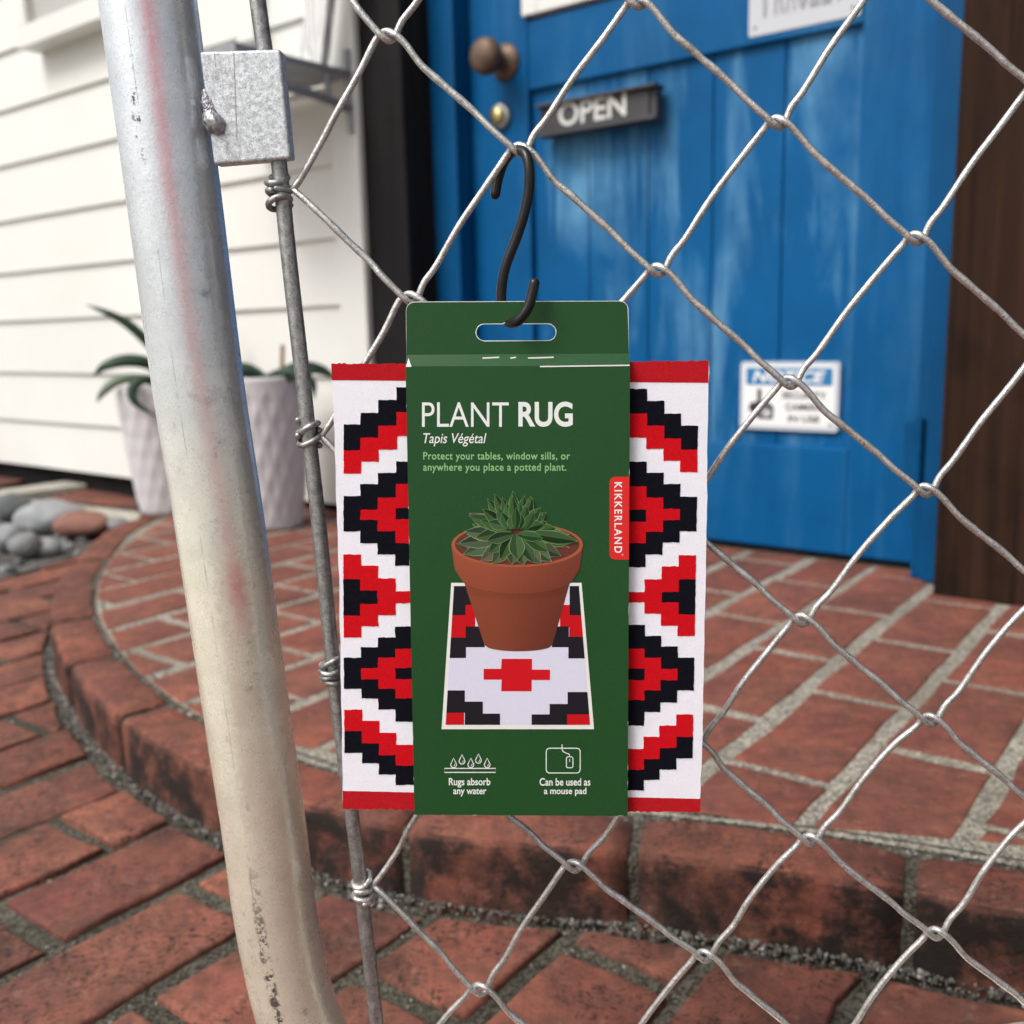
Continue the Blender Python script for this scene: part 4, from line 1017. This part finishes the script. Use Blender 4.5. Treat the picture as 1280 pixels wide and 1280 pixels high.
# tab outline with rounded top corners and a slot hole
def rounded_tab():
    out = [(508, 443.6), (507.6, 410), (507.4, 388)]
    for k in range(7): a = R(180 + 90 * k / 6); out.append((518.5 + 11 * math.cos(a), 388 + 11 * math.sin(a)))
    for k in range(7): a = R(270 + 90 * k / 6); out.append((774.5 + 11 * math.cos(a), 387 + 11 * math.sin(a)))
    out += [(785.8, 410), (786, 442)]; return out
slot = [(605.5 + 10.2 * math.cos(R(a)), 415.5 + 10.2 * math.sin(R(a))) for a in np.linspace(90, 270, 9)]
slot += [(628, 405.2), (633, 403), (640, 401.5), (646, 404), (652, 405.2)] + [(684.5 + 10.2 * math.cos(R(a)), 415.3 + 10.2 * math.sin(R(a))) for a in np.linspace(-90, 90, 9)]
bm = bmesh.new(); to = rounded_tab()
ov = [bm.verts.new((*p, 0)) for p in to]; iv = [bm.verts.new((*p, 0)) for p in slot]
es = [bm.edges.new((ov[i], ov[(i + 1) % len(ov)])) for i in range(len(ov))] + [bm.edges.new((iv[i], iv[(i + 1) % len(iv)])) for i in range(len(iv))]
bmesh.ops.triangle_fill(bm, use_beauty=True, use_dissolve=False, edges=es); bm.verts.index_update()
tv = [(v.co.x, v.co.y) for v in bm.verts]; tf = [tuple(v.index for v in f.verts) for f in bm.faces]; bm.free()
def inside_slot(f):
    x = sum(tv[i][0] for i in f) / len(f); y = sum(tv[i][1] for i in f) / len(f)
    if 605.5 <= x <= 684.5 and 405.4 < y < 425.6: return True
    return min(math.hypot(x - 605.5, y - 415.5), math.hypot(x - 684.5, y - 415.5)) < 9.9
tf = [f for f in tf if not inside_slot(f)]
mb = MB(); TT = .0009
def fixw(f):
    a, b, c = (np.array(tv[i]) for i in f[:3]); cr = (b - a)[0] * (c - a)[1] - (b - a)[1] * (c - a)[0]; return f if cr < 0 else f[::-1]
tf = [fixw(f) for f in tf]
mb.add([U(x, y, HO) for x, y in tv], tf, 0); mb.add([U(x, y, HO - TT) for x, y in tv], [f[::-1] for f in tf], 1)
for loop, thick in ((to, .00012), (slot, .00016)):
    n = len(loop); cxm = sum(p[0] for p in loop) / n; cym = sum(p[1] for p in loop) / n
    f_ = [U(x, y, HO) for x, y in loop]; b_ = [U(x, y, HO - TT) for x, y in loop]
    rng = range(n) if loop is slot else range(n - 1)
    mb.add(f_ + b_, [(i, n + i, n + (i + 1) % n, (i + 1) % n) for i in rng], 1)
    # white cut edge of the board, worn a little onto the face
    vs = []
    for i, (x, y) in enumerate(loop):
        pa, pb = np.array(loop[i - 1]), np.array(loop[(i + 1) % n]); tg = N(pb - pa); nn = np.array([-tg[1], tg[0]])
        cdir = np.array([cxm - x, cym - y]); s_ = 1 if nn.dot(cdir) > 0 else -1
        s_ = s_ if loop is to else -s_
        w_ = rr_.uniform(.6, 1.25) if loop is slot else (rr_.uniform(.5, 1.0) if 3 <= i < n - 2 else .35)
        vs += [U(x, y, HO + .00006), U(x + nn[0] * s_ * w_, y + nn[1] * s_ * w_, HO + .00006)]
    mb.add(vs, [(i * 2, i * 2 + 1, ((i + 1) % n) * 2 + 1, ((i + 1) % n) * 2) for i in rng], 1)
mb.build('hang_tab', [M['card'], M['card_raw']], sleeve)

# ---- print on the front panel
E1 = FO + .00008
def ubox(x0, y0, x1, y1, off=E1): return box_map(U, x0, y0, x1, y1, off)      # left, baseline(bottom), right, top
mb = MB()
text_on(mb, 'PLANT', ubox(527.5, 533.5, 636, 502.8), bold=-.002)
text_on(mb, 'RUG', ubox(648, 533.5, 716, 502), bold=.028)
mb.build('title_print', M['ink_white'], sleeve)
mb = MB(); text_on(mb, 'Tapis Végétal', ubox(529, 558, 608, 541.5), shear=.22, bold=.004); mb.build('subtitle_print', M['ink_white'], sleeve)
mb = MB(); text_on(mb, 'Protect your tables, window sills, or', ubox(529, 577.5, 712.5, 565), bold=.014, space=1.08); text_on(mb, 'anywhere you place a potted plant.', ubox(529, 591.5, 708, 579), bold=.014, space=1.08); mb.build('blurb_print', M['ink_green'], sleeve)
mb = MB()
text_on(mb, 'Rugs absorb', ubox(561, 984.5, 613, 972.5), bold=.018); text_on(mb, 'any water', ubox(566.5, 995.5, 608, 985.5), bold=.018)
text_on(mb, 'Can be used as', ubox(674.5, 982.2, 738, 972.5), bold=.018); text_on(mb, 'a mouse pad', ubox(680, 995.2, 733, 984.5), bold=.018)
def stroke(pts, w=1.3, closed=False, off=E1):
    P = [np.array(p, float) for p in pts]; n = len(P); vs = []
    for i in range(n):
        a = P[(i - 1) % n] if closed or i else P[i]; b = P[(i + 1) % n] if closed or i < n - 1 else P[i]
        tg = N(b - a); nn = np.array([-tg[1], tg[0]]) * w / 2; vs += [U(*(P[i] - nn), off), U(*(P[i] + nn), off)]
    mb.add(vs, [(i * 2, i * 2 + 1, ((i + 1) % n) * 2 + 1, ((i + 1) % n) * 2) for i in range(n if closed else n - 1)])
stroke([(555.5, 960.5), (619.5, 960.5), (619.5, 965.5), (555.5, 965.5)], 1.2, True)
for x, y in ((567, 954), (577.5, 949.5), (588.5, 954), (598, 948.5), (609, 954)):
    pts = [(x, y - 6.3)]
    for a in np.linspace(-35, 215, 12): pts.append((x + 3.6 * math.cos(R(a)), y + 2 + 3.6 * math.sin(R(a))))
    stroke(pts, 1.1, True); stroke([(x + 1.5, y + 1), (x + 1.2, y + 2.8), (x, y + 3.6)], .7)
rrp = []
for (cx_, cy_, a0) in ((687, 939.5, 180), (721, 939.5, 270), (721, 962, 0), (687, 962, 90)):
    for k in range(5): a = R(a0 + 22.5 * k); rrp.append((cx_ + 4.2 * math.cos(a), cy_ + 4.2 * math.sin(a)))
stroke(rrp, 1.2, True)
stroke(catmull([(702.5, 930.5, 0), (703, 938, 0), (707, 941, 0), (711.5, 943, 0), (712, 946.5, 0)], 5) and [p[:2] for p in catmull([(702.5, 930.5, 0), (703, 938, 0), (707, 941, 0), (711.5, 943, 0), (712, 946.5, 0)], 5)], 1.1)
ms = []
for (cx_, cy_, a0) in ((710.2, 948.2, 180), (714, 948.2, 270), (714, 957.5, 0), (710.2, 957.5, 90)):
    for k in range(4): a = R(a0 + 30 * k); ms.append((cx_ + 2.2 * math.cos(a), cy_ + 2.2 * math.sin(a)))
stroke(ms, 1.1, True); stroke([(712.1, 949), (712.1, 952.5)], .9)
mb.build('symbol_print', M['ink_white'], sleeve)
# brand flag at the right edge
mb = MB(); fl = [(786.8, 596), (770, 596)]
for k in range(6): a = R(270 - 90 * k / 5); fl.append((769 + 7 * math.cos(a), 603 + 7 * math.sin(a)))
for k in range(6): a = R(180 - 90 * k / 5); fl.append((769 + 7 * math.cos(a), 692.5 + 7 * math.sin(a)))
fl += [(786.2, 699.5)]
mb.add([U(x, y, E1) for x, y in fl], [tuple(range(len(fl)))], 0)
text_on(mb, 'KIKKERLAND', lambda u, v: U(768 + 9.6 * v, 602.7 + (691.2 - 602.7) * u, E1 + .00006), 1, bold=.02, space=1.28)
cc = [(778.2 + 1.5 * math.cos(a), 693.5 + 1.5 * math.sin(a)) for a in np.linspace(0, 6.283, 10, endpoint=False)]
mb.add([U(x, y, E1 + .00006) for x, y in cc][::-1], [tuple(range(10))], 2)
mb.build('brand_print', [M['ink_red'], M['ink_white'], mat('pale_red_print', (.75, .2, .2))], sleeve)
# picture: rug in a white keyline and the potted succulent
WH, RDc, BKc, LV = (.80, .80, .76), (.56, .006, .012), (.013, .012, .018), (.70, .69, .83)
pic = MB(); pz = [E1]
def ppoly(pts, col, dz=.00002):
    pz[0] += dz * .12; c = pts
    a = sum(c[i][0] * c[(i + 1) % len(c)][1] - c[(i + 1) % len(c)][0] * c[i][1] for i in range(len(c)))
    if a > 0: c = c[::-1]
    pic.add([U(x, y, pz[0]) for x, y in c], [tuple(range(len(c)))], 0, col)
ppoly([(564, 728.5), (727, 728.5), (742.5, 911.5), (552, 911.5)], WH); pz[0] += .00003
ppoly([(567.5, 732.5), (723.5, 732.5), (737.5, 906), (557, 906)], LV); pz[0] += .00003
def trap(x0, x1, y0, y1):                          # clip horizontally to the slanting frame
    e = lambda y: (np.interp(y, [732.5, 906], [567.5, 557]), np.interp(y, [732.5, 906], [723.5, 737.5]))
    l0, r0 = e(y0); l1, r1 = e(y1)
    return [(max(l0, min(x0, r0)), y0), (max(l0, min(x1, r0)), y0), (max(l1, min(x1, r1)), y1), (max(l1, min(x0, r1)), y1)]
for x0, x1, y0, y1, c in ((560, 590, 732.5, 769, BKc), (560, 592, 769, 797, RDc), (582, 594, 756, 784, RDc), (582, 606, 783, 809, BKc), (560, 582.5, 797, 822.5, BKc),
                          (712, 730, 732.5, 769, BKc), (700, 712, 756, 784, RDc), (711.5, 735, 769, 796, RDc), (690, 711, 783, 809, BKc), (710.5, 740, 796, 823, BKc),
                          (550, 581, 863, 891, BKc), (581, 603.5, 877, 906, BKc), (603.5, 625, 892, 906, BKc), (550, 580, 891, 906, RDc),
                          (709.5, 745, 865, 893, BKc), (687, 709.5, 880, 906, BKc), (664.5, 687, 893, 906, BKc), (709, 745, 893, 906, RDc)):
    ppoly(trap(x0, x1, y0, y1), c)
ppoly([(604.5, 836), (626.5, 836), (627, 823.5), (665, 823.5), (665, 837), (687.5, 837), (687.5, 850), (664.5, 850), (664.5, 864), (626.5, 864), (627, 849.5), (604.5, 849.5)], (.60, .008, .014)); pz[0] += .00003
def lerp3(a, b, t_): return tuple(x + (y - x) * t_ for x, y in zip(a, b))
# flower pot, its own printed tones
TC = [(.30, .075, .036), (.29, .072, .036), (.245, .060, .032), (.20, .048, .027), (.165, .040, .025)]
def tone(u, v):
    k = u * (len(TC) - 1); i = min(int(k), len(TC) - 2); return tuple(x * (1 - .22 * v) for x in lerp3(TC[i], TC[i + 1], k - i))
def grid_print(fn, nu, nv, colf):
    for j in range(nv):
        for i in range(nu):
            u0, u1, v0, v1 = i / nu, (i + 1) / nu, j / nv, (j + 1) / nv
            pic.add([U(*fn(u0, v0), pz[0]), U(*fn(u0, v1), pz[0]), U(*fn(u1, v1), pz[0]), U(*fn(u1, v0), pz[0])], [(0, 1, 2, 3)], 0, colf((u0 + u1) / 2, (v0 + v1) / 2))
def body(u, v):
    x = -1 + 2 * u; yl = 718 + (806 - 718) * v; hw = 69 + (42.5 - 69) * v; cxx = 646 + (648 - 646) * v
    bulge = math.sqrt(max(0, 1 - x * x)); return cxx + x * hw, yl + bulge * (9 + (-1) * v) * (1 if v > 0 else .8)
grid_print(body, 18, 8, lambda u, v: tuple(x * (.88 if v > .3 else .62 + .26 * v / .3) for x in tone(u, v * .6)))
pz[0] += .00003
def rimf(u, v):
    x = -1 + 2 * u; hw = 82 - 4.5 * v - 4 * max(0, (v - .7) / .3) ** 2; b = math.sqrt(max(0, 1 - x * x)); return 646.5 + x * hw, (681 + b * 27) + v * ((719 + b * 23) - (681 + b * 27))
grid_print(rimf, 22, 6, lambda u, v: tuple(x * (1.12 - .1 * v) for x in tone(u, v * .4)))
pz[0] += .00003
ell = lambda cx_, cy_, rx, ry, n=40: [(cx_ + rx * math.cos(a), cy_ + ry * math.sin(a)) for a in np.linspace(0, 2 * math.pi, n, endpoint=False)]
ppoly(ell(646.5, 681, 82.3, 28), (.40, .105, .05)); pz[0] += .00003
ppoly(ell(646.5, 680.5, 78, 25.5), (.13, .04, .025)); pz[0] += .00003
for _ in range(60):
    a = rr_.uniform(0, 6.28); q = math.sqrt(rr_.random()); x, y = 648 + 70 * q * math.cos(a), 683 + 20 * q * math.sin(a)
    ppoly(ell(x, y, rr_.uniform(1.5, 4), rr_.uniform(1, 2.4), 7), rr_.choice([(.20, .065, .04), (.09, .03, .02), (.26, .10, .065), (.05, .02, .015)]))
pz[0] += .00003
def pleaf(bx, by, tx, ty, w, dark, light):
    b, t_ = np.array([bx, by]), np.array([tx, ty]); d = t_ - b; L = np.hypot(*d); d = d / L; nn = np.array([-d[1], d[0]])
    prof = [(0, .42), (.2, .72), (.42, .98), (.58, 1.), (.74, .74), (.88, .34), (.96, .09), (1, 0)]
    q_ = rr_.uniform(.55, 1.7); dark = tuple(x * q_ for x in dark); light = tuple(x * rr_.uniform(.8, 1.2) for x in light)
    Lf = [tuple(b + d * L * t0 + nn * w * k) for t0, k in prof]; Rt = [tuple(b + d * L * t0 - nn * w * k) for t0, k in prof[:-1]]
    ppoly(Lf + Rt[::-1], light)
    s_ = .86; mid = [tuple(b + d * L * t0) for t0, k in prof]
    ppoly([tuple(b + d * L * min(t0, .95) + nn * w * k * s_) for t0, k in prof] + [tuple(b + d * L * min(t0, .95)) for t0, k in prof[::-1]], dark)
    ppoly([tuple(b + d * L * min(t0, .95) - nn * w * k * s_) for t0, k in prof] + [tuple(b + d * L * min(t0, .95)) for t0, k in prof[::-1]], lerp3(dark, light, .30))
    ppoly([tuple(b + d * L * .15 + nn * .35), tuple(b + d * L * .9), tuple(b + d * L * .15 - nn * .35)], lerp3(dark, light, .55))
GD, GL, GP1, GP2 = (.014, .045, .014), (.14, .25, .085), (.06, .062, .042), (.30, .29, .22)
cxp, cyp = 645, 662
outer_l = [(570, 680), (578, 693), (583, 668), (590, 655), (600, 702), (615, 705), (700, 662), (722, 676), (702, 695), (690, 702), (677, 705), (655, 707), (640, 706), (586, 641), (592, 646), (573, 679), (604, 650), (560 + 20, 664), (712, 668)]
for x, y in outer_l:
    pleaf(cxp + (x - cxp) * .25, cyp + 8 + (y - cyp) * .2, x, y, 9.5, lerp3(GD, GP1, rr_.random()), lerp3(GL, GP2, rr_.random() * .9))
ring2 = [(585, 644), (594, 672), (610, 692), (612, 678), (625, 700), (646, 701), (668, 704), (686, 690), (692, 672), (696, 660), (684, 652), (600, 650), (606, 637), (683, 640), (679, 643), (619, 662), (723, 677)]
for x, y in ring2:
    pleaf(cxp + (x - cxp) * .22, cyp + 2 + (y - cyp) * .15, x, y, 8.5, GD, lerp3(GL, (.14, .2, .1), rr_.random() * .6))
ring3 = [(609, 623), (618, 617), (628, 621), (664, 620), (656, 619), (666, 622), (641, 613), (676, 634), (603, 636), (610, 652), (680, 655)]
for x, y in ring3: pleaf(cxp + (x - cxp) * .35, 660 + (y - 656) * .1, x, y, 7.2, (.012, .038, .014), GL)
for x, y in ((622, 634), (633, 628), (650, 626), (659, 632), (668, 640), (627, 640), (641, 619), (638, 645), (652, 643), (645, 634)):
    pleaf(cxp + (x - cxp) * .5, 661, x, y, 6.5, GD, lerp3(GL, (.06, .13, .04), rr_.random()))
pleaf(645, 668, 647, 700, 10.5, (.02, .05, .018), GL); pleaf(648, 668, 679, 673, 6.5, GD, GL); pleaf(640, 668, 608, 676, 7.5, GD, GL)
pic.build('picture_print', M['print'], sleeve)
adopt(sleeve)
